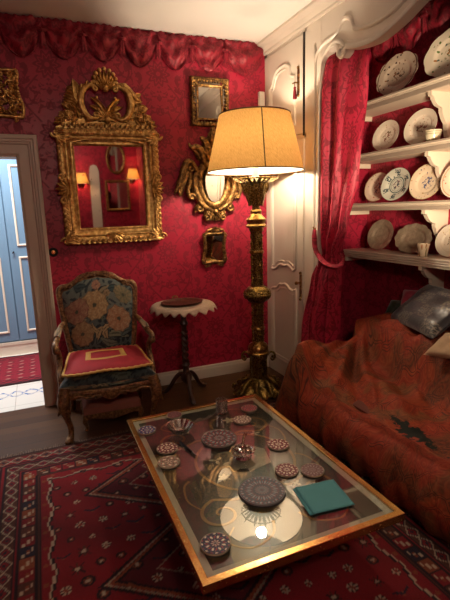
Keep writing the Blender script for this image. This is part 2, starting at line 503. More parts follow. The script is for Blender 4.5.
# ------------------------------------------------------------------ wardrobe (built into the right wall, next to the corner)
wd = thing('built_in_wardrobe', 'tall cream panelled wardrobe built into the corner behind the lit floor lamp', 'wardrobe', (XR, 0, 0))
W0, W1 = 3.15, YB
g = MB()
g.bb((.012, W0, 0), (.06, W1, ZC-.085))                     # face board
g.bb((0, W1-.045, 0), (.012, W1, ZC-.088)); g.bb((0, W0, 0), (.012, W0+.02, ZC-.088)); g.bb((0, W0, 2.835), (.012, W1, ZC-.088)); g.bb((0, W0, 2.085), (.012, W1, 2.115)); g.bb((0, W0, 0), (.012, W1, .055))
g.build('face_frame', M['paint'], wd, False)
def pmap(a, b_, h): return (-h, a, b_)
PM = [(0, 0), (.004, .010), (.012, .014), (.020, .011), (.026, .004), (.034, .004), (.048, .009), (.052, 0)]
def fielded(outline):
    mb = MB()
    # orientation: make it run so that 'inward' is positive
    A = sum(outline[i-1][0]*outline[i][1]-outline[i][0]*outline[i-1][1] for i in range(len(outline)))
    if A < 0: outline = outline[::-1]
    mb.sweep(outline, PM, lambda a, b_, h: (-.006-h, a, b_))
    return mb
# upper door, standing slightly ajar at its free edge: black strip as the shade in the gap
ud = MB(); ud.bb((-.006, W0+.042, 2.12), (.016, W1-.05, 2.83)); ud = ud.build('upper_door', M['paint'], wd, False)
gap = MB(); gap.bb((-.004, W0+.018, 2.10), (.0115, W0+.0415, 2.84)); gap.build('door_gap_shade', M['iron'], wd, False)
out_u = [(3.29, 2.19)] + [(3.29, 2.56)] + smooth_path([(3.30, 2.575), (3.345, 2.59), (3.36, 2.615), (3.37, 2.66), (3.43, 2.695), (3.51, 2.70), (3.60, 2.685), (3.655, 2.63), (3.68, 2.585), (3.715, 2.57), (3.725, 2.55)], 4) + [(3.725, 2.19)]
fielded(out_u).build('upper_panel_moulding', M['paint'], ud)
kb = MB(); kb.bb((-.012, 3.235, 2.42), (-.006, 3.262, 2.60)); kb.ball((-.010, 3.2485, 2.61), .014, 8); kb.ball((-.010, 3.2485, 2.41), .014, 8)
kb.tube([(-.010, 3.2485, 2.50), (-.04, 3.2485, 2.50), (-.045, 3.275, 2.497)], .006, 8); kb.build('escutcheon', M['gold_dark'], ud)
ld = MB(); ld.bb((-.006, W0+.024, .06), (.016, W1-.05, 2.08)); ld = ld.build('lower_door', M['paint'], wd, False)
out_m = [(3.27, 1.98)] + [(3.27, 1.04)] + smooth_path([(3.285, 1.025), (3.33, 1.005), (3.37, 1.03), (3.42, 1.045), (3.47, 1.035), (3.52, 1.04), (3.57, 1.03), (3.62, 1.0), (3.68, .985), (3.72, 1.0)], 4) + [(3.72, 1.98)]
fielded(out_m).build('middle_panel_moulding', M['paint'], ld)
out_l = [(3.27, .14)] + [(3.27, .85)] + smooth_path([(3.285, .875), (3.33, .855), (3.38, .86), (3.42, .885), (3.47, .895), (3.52, .885), (3.57, .88), (3.62, .845), (3.68, .835), (3.72, .82)], 4) + [(3.72, .14)]
fielded(out_l).build('lower_panel_moulding', M['paint'], ld)
kb = MB(); kb.bb((-.012, 3.195, .80), (-.006, 3.225, 1.0)); kb.ball((-.010, 3.21, 1.01), .016, 8); kb.ball((-.010, 3.21, .79), .016, 8)
kb.tube([(-.01, 3.21, .93), (-.045, 3.21, .93)], .009, 8); kb.ball((-.05, 3.21, .93), .017, 8)
kb.build('lock_plate', M['gold_dark'], ld)
# red tassel hung on the upper key
tz = MB(); tz.tube([(-.040, 3.258, 2.497), (-.036, 3.258, 2.47)], .003, 6); tz.ball((-.036, 3.258, 2.462), .012, 8)
tz.lathe([(.010, -.012), (.014, -.04), (.017, -.08), (.012, -.085)], (-.036, 3.258, 2.465), 12, mod=lambda a, i: 1+.12*cos(6*a))
tz = tz.build('key_tassel', M['silk'], None, loc=(XR, 0, 0)); tag(tz, 'small red tassel hanging from the key of the upper wardrobe door', 'tassel')
# small white wall box in the corner
g = MB(); g.bb((1.945, YB-.035, 2.44), (2.0, YB, 2.56)); sb = g.build('switch_box', plain('white_plastic', (.72, .68, .60), .4, var=.02), None, False)
md = sb.modifiers.new('b', 'BEVEL'); md.width = .006; md.segments = 2
tag(sb, 'small white plastic box fixed in the wall corner above the lamp shade', 'switch box')
# round brass light switch by the door
sw = thing('light_switch', 'round black light switch with brass button beside the door casing', 'switch', (.118, YB, 1.262))
MB().lathe([(0.0, .014), (.030, .014), (.036, .008), (.036, 0)], n=24, axis='Y').build('rim', M['iron'], sw)
MB().lathe([(0, .026), (.014, .025), (.019, .018), (.020, .013)], n=20, axis='Y').build('button', M['brass'], sw)

# ------------------------------------------------------------------ alcove post and carved arch
t = MB()
t.bb((XR, 2.955, 0), (XR+.055, W0, ZC-.085))
t.bb((XR, NY0-.0, 0), (XR+.055, NY0+.2, ZC-.085))
half = [(2.955, 2.40), (2.945, 2.457), (2.93, 2.55), (2.90, 2.585), (2.869, 2.608), (2.82, 2.617), (2.773, 2.611), (2.756, 2.58), (2.754, 2.55), (2.735, 2.53), (2.705, 2.524), (2.667, 2.542), (2.655, 2.56),
        (2.62, 2.548), (2.571, 2.538), (2.51, 2.528), (2.461, 2.522), (2.40, 2.518), (2.35, 2.520), (2.30, 2.528), (2.248, 2.540), (2.20, 2.552), (2.153, 2.566), (2.083, 2.595), (2.042, 2.612), (1.95, 2.665), (1.85, 2.70), (1.80, 2.705)]
cy = 1.80
full = half + [(2*cy-a, b_) for a, b_ in half[::-1]][1:]
full = [(2.96, 2.40)] + full[1:-1] + [(2*cy-2.96, 2.40)]
poly = full + [(2*cy-2.96, ZC-.085), (2.96, ZC-.085)]
# build the fascia as quads between the arch line and the top, front and back, so the outline stays exact
for i in range(len(full)-1):
    (a0, b0), (a1, b1) = full[i], full[i+1]
    t.add([(XR, a0, b0), (XR, a1, b1), (XR, a1, ZC-.085), (XR, a0, ZC-.085), (XR+.055, a0, b0), (XR+.055, a1, b1), (XR+.055, a1, ZC-.085), (XR+.055, a0, ZC-.085)],
          [(0, 1, 2, 3), (5, 4, 7, 6), (0, 4, 5, 1)])
struct('trim_3', t, M['paint'])
t = MB()
def amap(a, b_, h): return (XR-h, a, b_)
# raised moulding that follows the arch, with shoulders and volutes
def bead(pts, prof):
    t.sweep(pts, prof, amap, closed=False)
mold = smooth_path([(3.03, .05), (3.03, 2.45), (3.02, 2.60), (2.97, 2.66), (2.90, 2.68), (2.83, 2.685), (2.77, 2.70), (2.72, 2.745), (2.68, 2.755), (2.63, 2.73), (2.60, 2.67), (2.54, 2.645), (2.45, 2.628), (2.36, 2.625), (2.28, 2.63), (2.20, 2.645), (2.11, 2.68), (2.02, 2.73), (1.92, 2.765), (1.80, 2.775)], 5)
mold = mold + [(2*cy-a, b_) for a, b_ in mold[::-1]][1:]
bead(mold, [(-.014, 0), (-.014, .006), (-.006, .014), (.006, .014), (.014, .006), (.014, 0)])
edge = [(2.955, .05), (2.955, 2.30)] + full[1:-1] + [(2*cy-2.955, 2.30), (2*cy-2.955, .05)]
bead(edge, [(-.001, 0), (-.001, .018), (.012, .022), (.026, .016), (.034, .004), (.046, .004), (.05, 0)] if False else [(.001, 0), (.001, .018), (-.012, .022), (-.026, .016), (-.034, .005), (-.046, .005), (-.05, 0)])
for sgn in (1, -1):
    mp = lambda a, b_, h, s=sgn: (XR-h, cy+s*(a-cy), b_)
    t.scroll((2.705, 2.565), .045, 3.4, 1.2, .016, mp, .012)
    t.path([(2.90, 2.60), (2.80, 2.64), (2.72, 2.625), (2.672, 2.58)], [.012, .016, .016, .010], mp, .012)
struct('trim_4', t, M['paint'], smooth=True)
# ------------------------------------------------------------------ swagged valance
def swag_mesh(x0, x1, mp, seed, zt=2.945, drop=.10, sag=.165):
    rnd = random.Random(seed); ph = rnd.random()*6
    mb = MB()
    s2 = sag*(1+.12*(rnd.random()-.5))
    def P(u, v):
        x = lerp(x0, x1, u); c = 4*u*(1-u)
        z = zt-drop*v-s2*(v**1.2)*c**.8
        fold = sin(v*PI*4.2+ph+(2.5+ph*.5)*(u-.5))*.009*(.25+c)+.006*sin(19*u+ph+6*v)+.005*sin(11*v-13*u+2*ph)
        edge = .006*sin(34*u+ph)*(1 if v < .15 else 0)
        h = .02+.030*sin(PI*min(1, v*.95+.05))*(.35+.65*c)+fold*1.2
        return mp(x, z+edge, h)
    mb.grid(P, 26, 22, uvf=lambda u, v: (lerp(x0, x1, u)*1.2, v*.3))
    # return of the lower edge to the wall gives the swag its thickness
    mb.grid(lambda u, v: mp(lerp(x0, x1, u), zt-drop-s2*(4*u*(1-u))**.8+.012*v, .024*(1-v)+.002), 26, 2, uvf=lambda u, v: (lerp(x0, x1, u), v*.02))
    return mb
def valance(name, label, xs, mp, loc=(0, 0, 0)):
    t = thing(name, label, 'valance', loc)
    for i in range(len(xs)-1):
        swag_mesh(xs[i]+.004, xs[i+1]-.004, mp, i).build('swag', M['silk'], t)
    for i, x in enumerate(xs[1:-1]):
        mb = MB()
        def P(u, v):
            a = PI*u; r = .012+.012*v+.004*sin(9*a+i)
            return mp(x-cos(a)*r, 2.86-.115*v-.012*sin(5*a+i), .046-.018*v+.014*sin(a))
        mb.grid(P, 16, 8, uvf=lambda u, v: (x+u*.1, v*.13))
        k = mb.build('tail', M['silk'], t)
        mb = MB()
        mb.tube([mp(x-.028, 2.855, .045), mp(x, 2.848, .064), mp(x+.028, 2.855, .045)], .011, 8)
        for v in mb.v: pass
        for j in range(len(mb.v)): mb.uv[j] = (mb.v[j][0], mb.v[j][2])
        mb.build('knot', M['silk'], k)
    return t
valance('wall_valance', 'dark red swagged fabric valance running along the wall under the ceiling above the mirrors',
        [-.70, -.40, -.10, .195, .48, .765, 1.05, 1.33, 1.63, 2.0], lambda a, z, h: (a, YB-h, z))
valance('alcove_valance', 'dark red swagged valance high on the back wall inside the shelf alcove',
        [3.28, 2.98, 2.70, 2.42, 2.14, 1.86, 1.58], lambda a, z, h: (NX1-h, a, z))

# ------------------------------------------------------------------ curtain
cu = thing('curtain', 'red damask curtain tied back against the cream alcove post', 'curtain', (2.05, 2.9, 0))
CZ = [(2.80, (2.09, 2.955), (2.10, 2.76), (2.15, 2.585), 1.0), (2.35, (2.022, 2.938), (2.07, 2.77), (2.14, 2.60), 1.0), (1.7, (2.02, 2.938), (2.07, 2.80), (2.13, 2.665), .95),
      (1.40, (2.02, 2.94), (2.06, 2.835), (2.09, 2.73), .75), (1.20, (2.035, 2.945), (2.04, 2.87), (2.06, 2.785), .5), (1.0, (1.985, 2.985), (2.0, 2.88), (2.08, 2.775), .62), (.6, (1.965, 3.075), (1.972, 2.92), (2.11, 2.825), .9), (.02, (1.965, 3.13), (1.972, 2.93), (2.13, 2.83), 1.0)]
def cur(z):
    for i in range(len(CZ)-1):
        a, b_ = CZ[i], CZ[i+1]
        if z >= b_[0] or i == len(CZ)-2:
            t = (a[0]-z)/(a[0]-b_[0]); t = t*t*(3-2*t)*.5+t*.5
            return [tuple(lerp(a[k][j], b_[k][j], t) for j in (0, 1)) for k in (1, 2, 3)], lerp(a[4], b_[4], t)
def curtain_surface(off, nf=2.6, amp=.026):
    def P(u, v):
        z = 2.82-2.79*v
        (A, B, C), k = cur(z)
        # quadratic path through A,B,C
        q = [A[j]*(2*(u-.5)*(u-1))+B[j]*(-4*u*(u-1))+C[j]*(2*u*(u-.5)) for j in (0, 1)]
        uu = u+.03*sin(3*z+u*5)
        f = sin(2*PI*nf*uu+.8*sin(z*1.3))
        f = math.copysign(abs(f)**.75, f)
        lowf = sst(1.25-z, 0, .25)
        n = amp*(.45+.55*k)*f*(1-.75*sst(u, .45, .62)*sst(z, 1.35, 1.7))+.012*lowf*sin(2*PI*5.3*u+1.5*z)+.010*math.exp(-((z-1.2)/.22)**2)*sin(2*PI*6*u+3*z)+.005*sin(4*z+9*u)+.006*sin(11*z-14*u)*sst(u, .3, .5)
        pinch = math.exp(-((z-1.17-.06*(.5-u))/.05)**2)*.012
        return (q[0]-2.05-n*.9+off+pinch, q[1]-2.9-n*.25, z)
    return P
mb = MB(); mb.grid(curtain_surface(0), 110, 120, uvf=lambda u, v: (u*.62, 2.79*(1-v)))
mb.grid(curtain_surface(.006), 110, 60, uvf=lambda u, v: (u*.62, 2.79*(1-v)))
mb.build('drape', M['damask_fabric'], cu, 80)
mb = MB()
tp = smooth_path([(2.00, 2.985, 1.372), (1.985, 2.972, 1.32), (1.980, 2.952, 1.235), (1.988, 2.895, 1.165), (2.01, 2.825, 1.118), (2.06, 2.765, 1.11), (2.11, 2.80, 1.15), (2.10, 2.92, 1.27), (2.06, 2.952, 1.34)], 6)
mb.tube([(a-2.05, b_-2.9, c) for a, b_, c in tp], .014, 8, flat=1.6)
for j in range(len(mb.v)): mb.uv[j] = (mb.v[j][1], mb.v[j][2])
tb = mb.build('tieback', M['damask_fabric'], cu)
mb = MB(); mb.tube([(XR-2.05, .08, 1.385), (XR-2.05-.035, .08, 1.385), (XR-2.05-.042, .08, 1.40)], .007, 8); mb.lathe([(0, .01), (.02, .006), (.022, 0)], (XR-2.05, .08, 1.385), 14, axis='X')
mb.build('tieback_hook', M['brass'], cu)

# ------------------------------------------------------------------ sofa under its paisley throw
SY0, SY1 = 1.12, 2.74
so = thing('sofa', 'low alcove sofa hidden beneath the rust paisley throw', 'sofa', (2.2, 1.7, 0))
wool = plain('sofa_upholstery', (.13, .03, .018), .85, var=.1)
g = MB(); g.bb((-.52, -.52, .10), (.52, .98, .36)); o = g.build('seat_base', wool, so); 
g = MB(); g.bb((.16, -.52, .36), (.50, .98, .58)); g.build('back_base', wool, so)
g = MB(); g.bb((-.48, .84, .36), (.16, .98, .49)); g.build('arm', wool, so)
for x in (-.46, .46):
    for y in (-.48, .93):
        g = MB(); g.lathe([(.022, 0), (.03, .03), (.034, .10)], (x, y, 0), 12); g.build('leg', M['wood_dark'], so)
def smax(a, b_, k=.05):
    h = max(k-abs(a-b_), 0)/k
    return max(a, b_)+h*h*k*.25
FOLDS = [(2.24, 2.66, 1.66, 2.30, .034, .030), (2.22, 2.64, 1.75, 2.02, .030, .028), (2.20, 2.70, 1.62, 2.52, .028, .026), (2.30, 2.5, 1.95, 1.75, .024, .030), (2.34, 2.2, 1.85, 1.5, .022, .026), (2.2, 2.62, 1.70, 2.42, -.026, .030), (2.36, 1.95, 1.9, 1.3, .024, .03), (2.05, 2.68, 1.64, 2.66, .020, .03)]
def throw_h(x, y):
    yb = 2.62+.05*sin(x*9)
    seat = .375+.03*sst(x, 1.6, 1.85)+.008*sin(7*x+3*y)
    seat -= .03*math.exp(-((x-1.92)**2+(y-1.9)**2)/.08)
    bk = lerp(.30, .685+.02*sin(6*y)+.03*math.exp(-((y-2.62)/.12)**2), sst(x, 1.98, 2.28))-.05*sst(x, 2.42, 2.66)
    arm = lerp(.30, .565+.012*sin(9*x), sst(y, 2.34, 2.60))
    h = smax(smax(seat, bk, .12), arm, .14)
    # folds pulled from the corner where back and arm meet, fanning out to the front
    dx, dy = x-2.22, y-2.70
    r = math.hypot(dx, dy); a = math.atan2(-dy, -dx)
    fo = sin(a*13+.7*sin(r*6))
    fo = (abs(fo)**1.5)*math.copysign(1, fo)
    h += .030*fo*sst(r, .08, .3)*(1-sst(r, .75, 1.3))
    a2 = math.atan2(y-2.1, x-2.5)
    h += .011*sin(a2*15+3*x)*sst(y, 1.0, 1.4)*(1-sst(y, 2.2, 2.5))*sst(x, 1.75, 1.95)
    for (px_, py_, qx_, qy_, amp_, wd_) in FOLDS:
        ux_, uy_ = qx_-px_, qy_-py_; L_ = math.hypot(ux_, uy_); t_ = ((x-px_)*ux_+(y-py_)*uy_)/L_/L_
        s_ = ((x-px_)*-uy_+(y-py_)*ux_)/L_+.03*sin(5*t_)
        if -.1 < t_ < 1.1: h += amp_*math.exp(-(s_/wd_)**2)*sst(t_, -.1, .25)*(1-sst(t_, .7, 1.1))
    h += .006*sin(19*x+13*y+3*sin(4*y))+.004*sin(41*x-23*y)
    return h
NXT, NYT = 170, 190
def throw_pt(u, v):
    # u: hem at the floor in front -> lip -> seat -> back; v: along the sofa; left hem at v=1
    if u < .22: t = u/.22; x = 1.60-.065*sin(PI*min(1, t/.8))**.8+.035*sst(t, .65, 1.0); fx = (t/.92 if t < .55 else .598+.402*math.sin(PI/2*(t-.55)/.45)) if t < 1 else 1.0; fx = min(1, fx)
    else: x = 1.635+(u-.22)/.78*1.055; fx = 1.0
    YE = 2.65+.13*sst(x, 2.12, 2.26)
    if v > .86: t = (v-.86)/.14; y = YE+.085*sst(t, .0, .9); fy = 1-sst(t, 0.0, 1.0)
    else: y = SY0+v/.86*(YE-SY0); fy = 1.0
    top = throw_h(max(x, 1.60), min(y, YE+.02))
    hem = .022+.01*sin(9*y+2*x)
    fold = sin(21*y+2.2*sin(3*y))*.020+.010*sin(47*y)
    f = min(fx, fy)
    k = 1-fx
    x -= k*(fold*.8+.01)+.03*k*sst(y, 2.3, 2.7)
    if fy < 1:
        w_ = 1-fy; y += w_*(.012*sin(26*x)+.015)
        x -= .03*w_*sst(1.75-x, 0, .1)
    z = hem+(top-hem)*(fx*fy if True else f)
    return (x, y, z)
def throw_uv(u, v):
    if u < .22: a = u/.22*.38
    else: a = .38+(u-.22)/.78*1.2
    b_ = (SY0-.6)+v/.86*(2.66-SY0) if v < .86 else 2.06+(v-.86)/.14*.4
    return (a, b_)
mb = MB(); mb.grid(throw_pt, NXT, NYT, uvf=throw_uv)
def paisley():
    m, t, out = newmat('rust_paisley_shawl'); N = NT(t)
    uv = N.coord('UV')
    wob = N.noisec(uv, 2.6, 2)
    n1 = t.nodes.new('ShaderNodeVectorMath'); n1.operation = 'MULTIPLY_ADD'
    t.links.new(wob, n1.inputs[0]); n1.inputs[1].default_value = (.35, .35, 0); t.links.new(uv, n1.inputs[2])
    p = n1.outputs[0]
    d = N.vor(p, 11, 'SMOOTH_F1'); rings = N.m('FRACT', N.m('MULTIPLY', d, 6.5))
    d2 = N.vor(p, 24, 'F1'); fine = N.m('FRACT', N.m('MULTIPLY', d2, 3.0))
    big = N.noise(p, 3.2, 3)
    ringc = N.ramp(rings, [(0, (.10, .016, .008)), (.25, (.27, .045, .014)), (.42, (.045, .014, .008)), (.55, (.33, .085, .030)), (.72, (.20, .018, .012)), (.86, (.07, .035, .016)), (1, (.10, .016, .008))])
    finec = N.ramp(fine, [(0, (.03, .012, .008)), (.35, (.24, .035, .014)), (.7, (.34, .12, .045)), (1, (.06, .03, .015))])
    col = N.mix(.35, ringc, finec)
    q = N.sep(p)
    tt = N.m('FRACT', N.m('ADD', N.m('ADD', N.m('MULTIPLY', q[0], .9), N.m('MULTIPLY', q[1], .55)), N.m('MULTIPLY', big, 1.5)))
    band = N.ramp(tt, [(0, (.30, .030, .014)), (.14, (.34, .055, .018)), (.22, (.10, .045, .018)), (.34, (.20, .085, .030)), (.42, (.30, .030, .014)), (.58, (.36, .060, .020)), (.66, (.085, .030, .014)), (.78, (.16, .055, .022)), (.88, (.28, .026, .013)), (1, (.30, .030, .014))])
    col = N.mix(.50, col, band)
    cell = N.vor(p, 10.0, 'DISTANCE_TO_EDGE')
    ln = N.m('SUBTRACT', 1.0, N.step(N.m('ABSOLUTE', N.m('SUBTRACT', cell, .035)), .006, .016))
    col = N.mix(N.m('MULTIPLY', ln, .75), col, (.035, .014, .010))
    s = N.sep(uv)
    # dark green-black centre of the shawl
    ex = N.m('SUBTRACT', s[0], .455); ey = N.m('SUBTRACT', s[1], 1.03)
    rr = N.m('ADD', N.m('MULTIPLY', N.m('ABSOLUTE', N.m('ADD', ex, N.m('MULTIPLY', ey, -.12))), 14.0), N.m('MULTIPLY', N.m('ABSOLUTE', ey), 5.2))
    rr = N.m('ADD', rr, N.m('MULTIPLY', N.m('SUBTRACT', N.noise(uv, 30, 4), .5), 2.6))
    col = N.mix(N.m('SUBTRACT', 1.0, N.step(rr, .85, 1.05)), col, (.008, .013, .010))
    weave = N.noise(uv, 260, 2)
    N.bsdf(out, col, .72, 0, N.bump(N.m('ADD', N.m('MULTIPLY', rings, .25), N.m('MULTIPLY', weave, .5)), .25, .004), Specular_IOR_Level=.2)
    return m
M['paisley'] = paisley()
th = mb.build('paisley_throw', M['paisley'], None, 80); tag(th, 'large rust red paisley throw draped over the whole sofa down to the rug', 'throw')
md = th.modifiers.new('s', 'SOLIDIFY'); md.thickness = .006; md.offset = -1

# ------------------------------------------------------------------ cushions lying along the back of the sofa
def pillow(name, o, e1, e2, th_, mat, label, cat='cushion', n=26, puff=.5):
    o, e1, e2 = Vector(o), Vector(e1), Vector(e2); nrm = e1.cross(e2).normalized(); c = o+(e1+e2)/2
    mb = MB()
    for sg in (1, -1):
        def P(u, v, sg=sg):
            a, b_ = 2*u-1, 2*v-1
            k = 1-.07*(1-a*a)*b_*b_*0
            pa = a*(1-.07*(1-b_*b_)*0-.06*abs(b_)**0*(1-b_*b_)*abs(a)**4)
            pb = b_*(1-.06*(1-a*a)*abs(b_)**4)
            h = th_*((1-a**4)*(1-b_**4))**puff
            h += .008*sin(7*a+3*b_)*sin(5*b_-2*a)*(1-a**4)*(1-b_**4)
            return e1*pa/2+e2*pb/2+nrm*sg*h
        mb.grid(P, n, n, uvf=lambda u, v: (u*.45, v*.45))
    ob = mb.build(name, mat, None, 80, loc=c); tag(ob, label, cat); return ob
def brocade():
    m, t, out = newmat('grey_satin_brocade'); N = NT(t); uv = N.sep(N.coord('UV'))
    def band(x, w): 
        return N.step(N.m('FRACT', N.m('DIVIDE', x, w)), .5, .52)
    chk = N.m('ABSOLUTE', N.m('SUBTRACT', band(uv[0], .225), band(uv[1], .225)))
    tx = N.step(N.noise(N.coord('UV'), 62, 3, .6), .46, .58)
    p = N.m('MULTIPLY', chk, tx)
    col = N.mix(p, (.018, .017, .021), (.17, .15, .115))
    wr = N.noise(N.coord('UV'), 9, 3)
    N.bsdf(out, col, N.m('MULTIPLY_ADD', tx, .12, .34), N.m('MULTIPLY', p, .4), N.bump(N.m('ADD', wr, N.m('MULTIPLY', p, .15)), .35, .02), Sheen_Weight=.2)
    return m
pillow('cushion', (2.40, 2.60, .70), (.24, -.14, .265), (-.22, -.62, .03), .055, brocade(), 'dark grey satin brocade cushion lying tilted on the sofa back below the lowest shelf')
pillow('cushion', (2.12, 1.985, .64), (.06, -.36, .04), (.14, -.03, .13), .035, plain('tan_linen', (.48, .33, .19), .8, var=.12, scale=60, bump=.3, bscale=300), 'tan linen cushion cut by the photo edge just below the dark satin cushion')
pillow('cushion', (2.60, 2.70, .665), (.04, -.24, .03), (.06, .02, .22), .045, plain('rose_velvet', (.36, .02, .05), .8, var=.1, Sheen_Weight=.5), 'small rose pink cushion peeking out behind the dark satin cushion')
pillow('cushion', (2.53, 2.80, .635), (.06, -.20, .02), (.10, .02, .15), .04, plain('moss_velvet', (.022, .035, .016), .8, var=.1, Sheen_Weight=.3), 'small dark green cushion at the far left end of the cushion row')
# ------------------------------------------------------------------ alcove shelves with brackets
SX = 2.50
M['taupe'] = plain('taupe_edge_tone', (.36, .29, .22), .4, var=.04)  # darker taupe tone for the front edges of the upper three shelves
SH = [(2.345, .062), (1.958, .062), (1.567, .060), (1.175, .066)]
NAMES = ['topmost cream alcove shelf, bearing the large spotted faience dishes', 'second cream alcove shelf from the top, bearing pale plates and a cup',
         'third cream alcove shelf from the top, bearing the row of flowered plates', 'lowest cream alcove shelf, bearing pewter dishes and a beaker']
BR = [(0, 0), (.225, 0), (.225, -.028), (.205, -.034), (.190, -.06), (.165, -.085), (.140, -.095), (.122, -.10), (.118, -.13), (.100, -.165), (.085, -.185), (.072, -.20), (.068, -.245), (.055, -.285), (0, -.295)]
for i, (z, th_) in enumerate(SH):
    s_ = thing('wall_shelf', NAMES[i], 'shelf', (NX1, 1.9, z), group='alcove wall shelves')
    g = MB()
    pr = [(NX1-SX, 0), (NX1-SX+.004, -.006), (NX1-SX, -.012), (NX1-SX-.004, -.02), (NX1-SX+.0, -.026), (NX1-SX-.010, -.034), (NX1-SX-.006, -.044), (NX1-SX-.018, -.05), (NX1-SX-.018, -th_), (.001, -th_), (.001, 0)]
    vs = []
    for y in (NY0-1.9+.005, NY1-1.9-.005):
        for d, h in pr: vs.append((-d, y, h))
    m_ = len(pr); g.add(vs, [(k, (k+1) % m_, m_+(k+1) % m_, m_+k) for k in range(m_)] + [tuple(range(m_))[::-1], tuple(range(m_, 2*m_))])
    g.build('board', M['paint_niche'], s_, False)
    if i < 3:
        g = MB(); g.bb((-(NX1-SX)-.0062, NY0-1.9+.006, -.0115), (-(NX1-SX)-.002, NY1-1.9-.006, -.001)); g.bb((-(NX1-SX)+.002, NY0-1.9+.006, -th_+.001), (-(NX1-SX)+.0165, NY1-1.9-.006, -.0345)); g.build('edge_moulding', M['taupe'], s_, False)
    for yb in (2.435, 1.30):
        g = MB(); g.prism(BR, -.016, .016, lambda a, b_, h: (-a-.001, yb-1.9+h, b_-th_))
        g.build('bracket', M['paint_niche'], s_, False)
    g = MB(); g.bb((-.235, NY1-1.9-.030, -th_-.035), (-.002, NY1-1.9-.005, -th_)); g.build('end_cleat', M['paint_niche'], s_, False)

# ------------------------------------------------------------------ ceramics
def plate_mat(name, base, spots, scale=26, thr=.24, center=None, cr=.35, ring=None, rough=.22, R=.12, radial=0, rimcol=None, lo=.42):
    """glaze with sprigs on the rim and a motif in the middle; local axis of the plate is Z"""
    m, t, out = newmat(name); N = NT(t); co = N.coord(); s = N.sep(co)
    r = N.m('DIVIDE', N.m('SQRT', N.m('ADD', N.m('MULTIPLY', s[0], s[0]), N.m('MULTIPLY', s[1], s[1]))), R)
    flat = N.comb(s[0], s[1], 0)
    d = N.vor(flat, scale, 'F1'); vc = N.vor(flat, scale, 'F1', 'Color')
    nz = N.noise(flat, scale*3, 3)
    dd = N.m('ADD', d, N.m('MULTIPLY', N.m('SUBTRACT', nz, .5), .5))
    sp = N.m('SUBTRACT', 1.0, N.step(dd, thr-.05, thr+.02))
    pick = N.sep(vc)[0]
    sc = N.ramp(pick, [(k/len(spots), c) for k, c in enumerate(spots)], 'CONSTANT')
    keep = N.m('MULTIPLY', N.step(r, lo, lo+.08), N.m('SUBTRACT', 1.0, N.step(r, .90, .95)))
    glaze = N.mix(N.m('MULTIPLY', N.noise(co, 14, 3), .3), base, tuple(c*.8 for c in base))
    col = N.mix(N.m('MULTIPLY', sp, keep), glaze, sc)
    if center:
        blot = N.step(N.noise(flat, 46, 3, .6), .48, .56)
        inn = N.m('SUBTRACT', 1.0, N.step(N.m('ADD', r, N.m('MULTIPLY', N.m('SUBTRACT', nz, .5), .35)), cr-.05, cr+.03))
        cc = N.ramp(N.noise(flat, 30, 2), [(0, center[0]), (.48, center[-1]), (.56, center[0])], 'CONSTANT')
        col = N.mix(N.m('MULTIPLY', inn, blot), col, cc)
    if ring:
        for rr, w_, c in ring:
            q = N.m('ABSOLUTE', N.m('SUBTRACT', r, rr)); col = N.mix(N.m('SUBTRACT', 1.0, N.step(q, w_*.6, w_)), col, c)
    if radial:
        th = N.m('ARCTAN2', s[1], s[0])
        pt = N.m('MULTIPLY', N.step(N.m('COSINE', N.m('MULTIPLY', th, float(radial))), .35, .55), N.m('MULTIPLY', N.step(r, .5, .56), N.m('SUBTRACT', 1.0, N.step(r, .82, .88))))
        col = N.mix(N.m('MULTIPLY', pt, N.step(nz, .40, .5)), col, (.05, .08, .09))
    N.bsdf(out, col, rough, 0, None, Coat_Weight=.4, Coat_Roughness=.1)
    return m
cream = (.66, .58, .46)
MP = {
 'faience': plate_mat('spotted_faience', (.50, .40, .30), [(.06, .035, .03), (.18, .07, .03), (.10, .08, .05)], 34, .27, [(.07, .04, .03), (.22, .09, .04)], .32, [(.97, .03, (.12, .06, .04))], R=.17),
 'faience2': plate_mat('green_sprig_faience', (.66, .58, .44), [(.10, .16, .05), (.30, .12, .03), (.08, .10, .08)], 30, .27, [(.10, .14, .05), (.35, .14, .04)], .35, None, R=.17),
 'pale': plate_mat('pale_rose_plate', cream, [(.50, .32, .22), (.48, .36, .20), (.42, .30, .22)], 40, .20, [(.25, .08, .06), (.20, .17, .10)], .36, [(.63, .015, (.56, .47, .36))], R=.125),
 'pink': plate_mat('pink_sprig_plate', (.62, .50, .38), [(.36, .10, .07), (.18, .14, .16), (.30, .16, .06)], 46, .26, [(.10, .10, .16), (.40, .12, .07)], .40, [(.96, .03, (.42, .25, .15))], R=.125),
 'blue': plate_mat('blue_green_band_plate', (.56, .56, .46), [(.06, .09, .10), (.04, .07, .09)], 30, .15, [(.05, .08, .10), (.18, .06, .08)], .30, [(.97, .03, (.12, .16, .14)), (.46, .035, (.08, .12, .12)), (.36, .015, (.10, .14, .14))], R=.135, radial=6),
 'bird': plate_mat('blue_bird_plate', (.66, .54, .38), [(.34, .20, .07), (.12, .12, .18), (.42, .16, .06)], 48, .24, [(.06, .09, .20), (.14, .12, .18)], .36, [(.97, .025, (.45, .33, .18))], R=.135),
}
M['pewter'] = gold('old_pewter', (.40, .31, .22), (.24, .18, .12), .36, 30, .5, .1, .45)
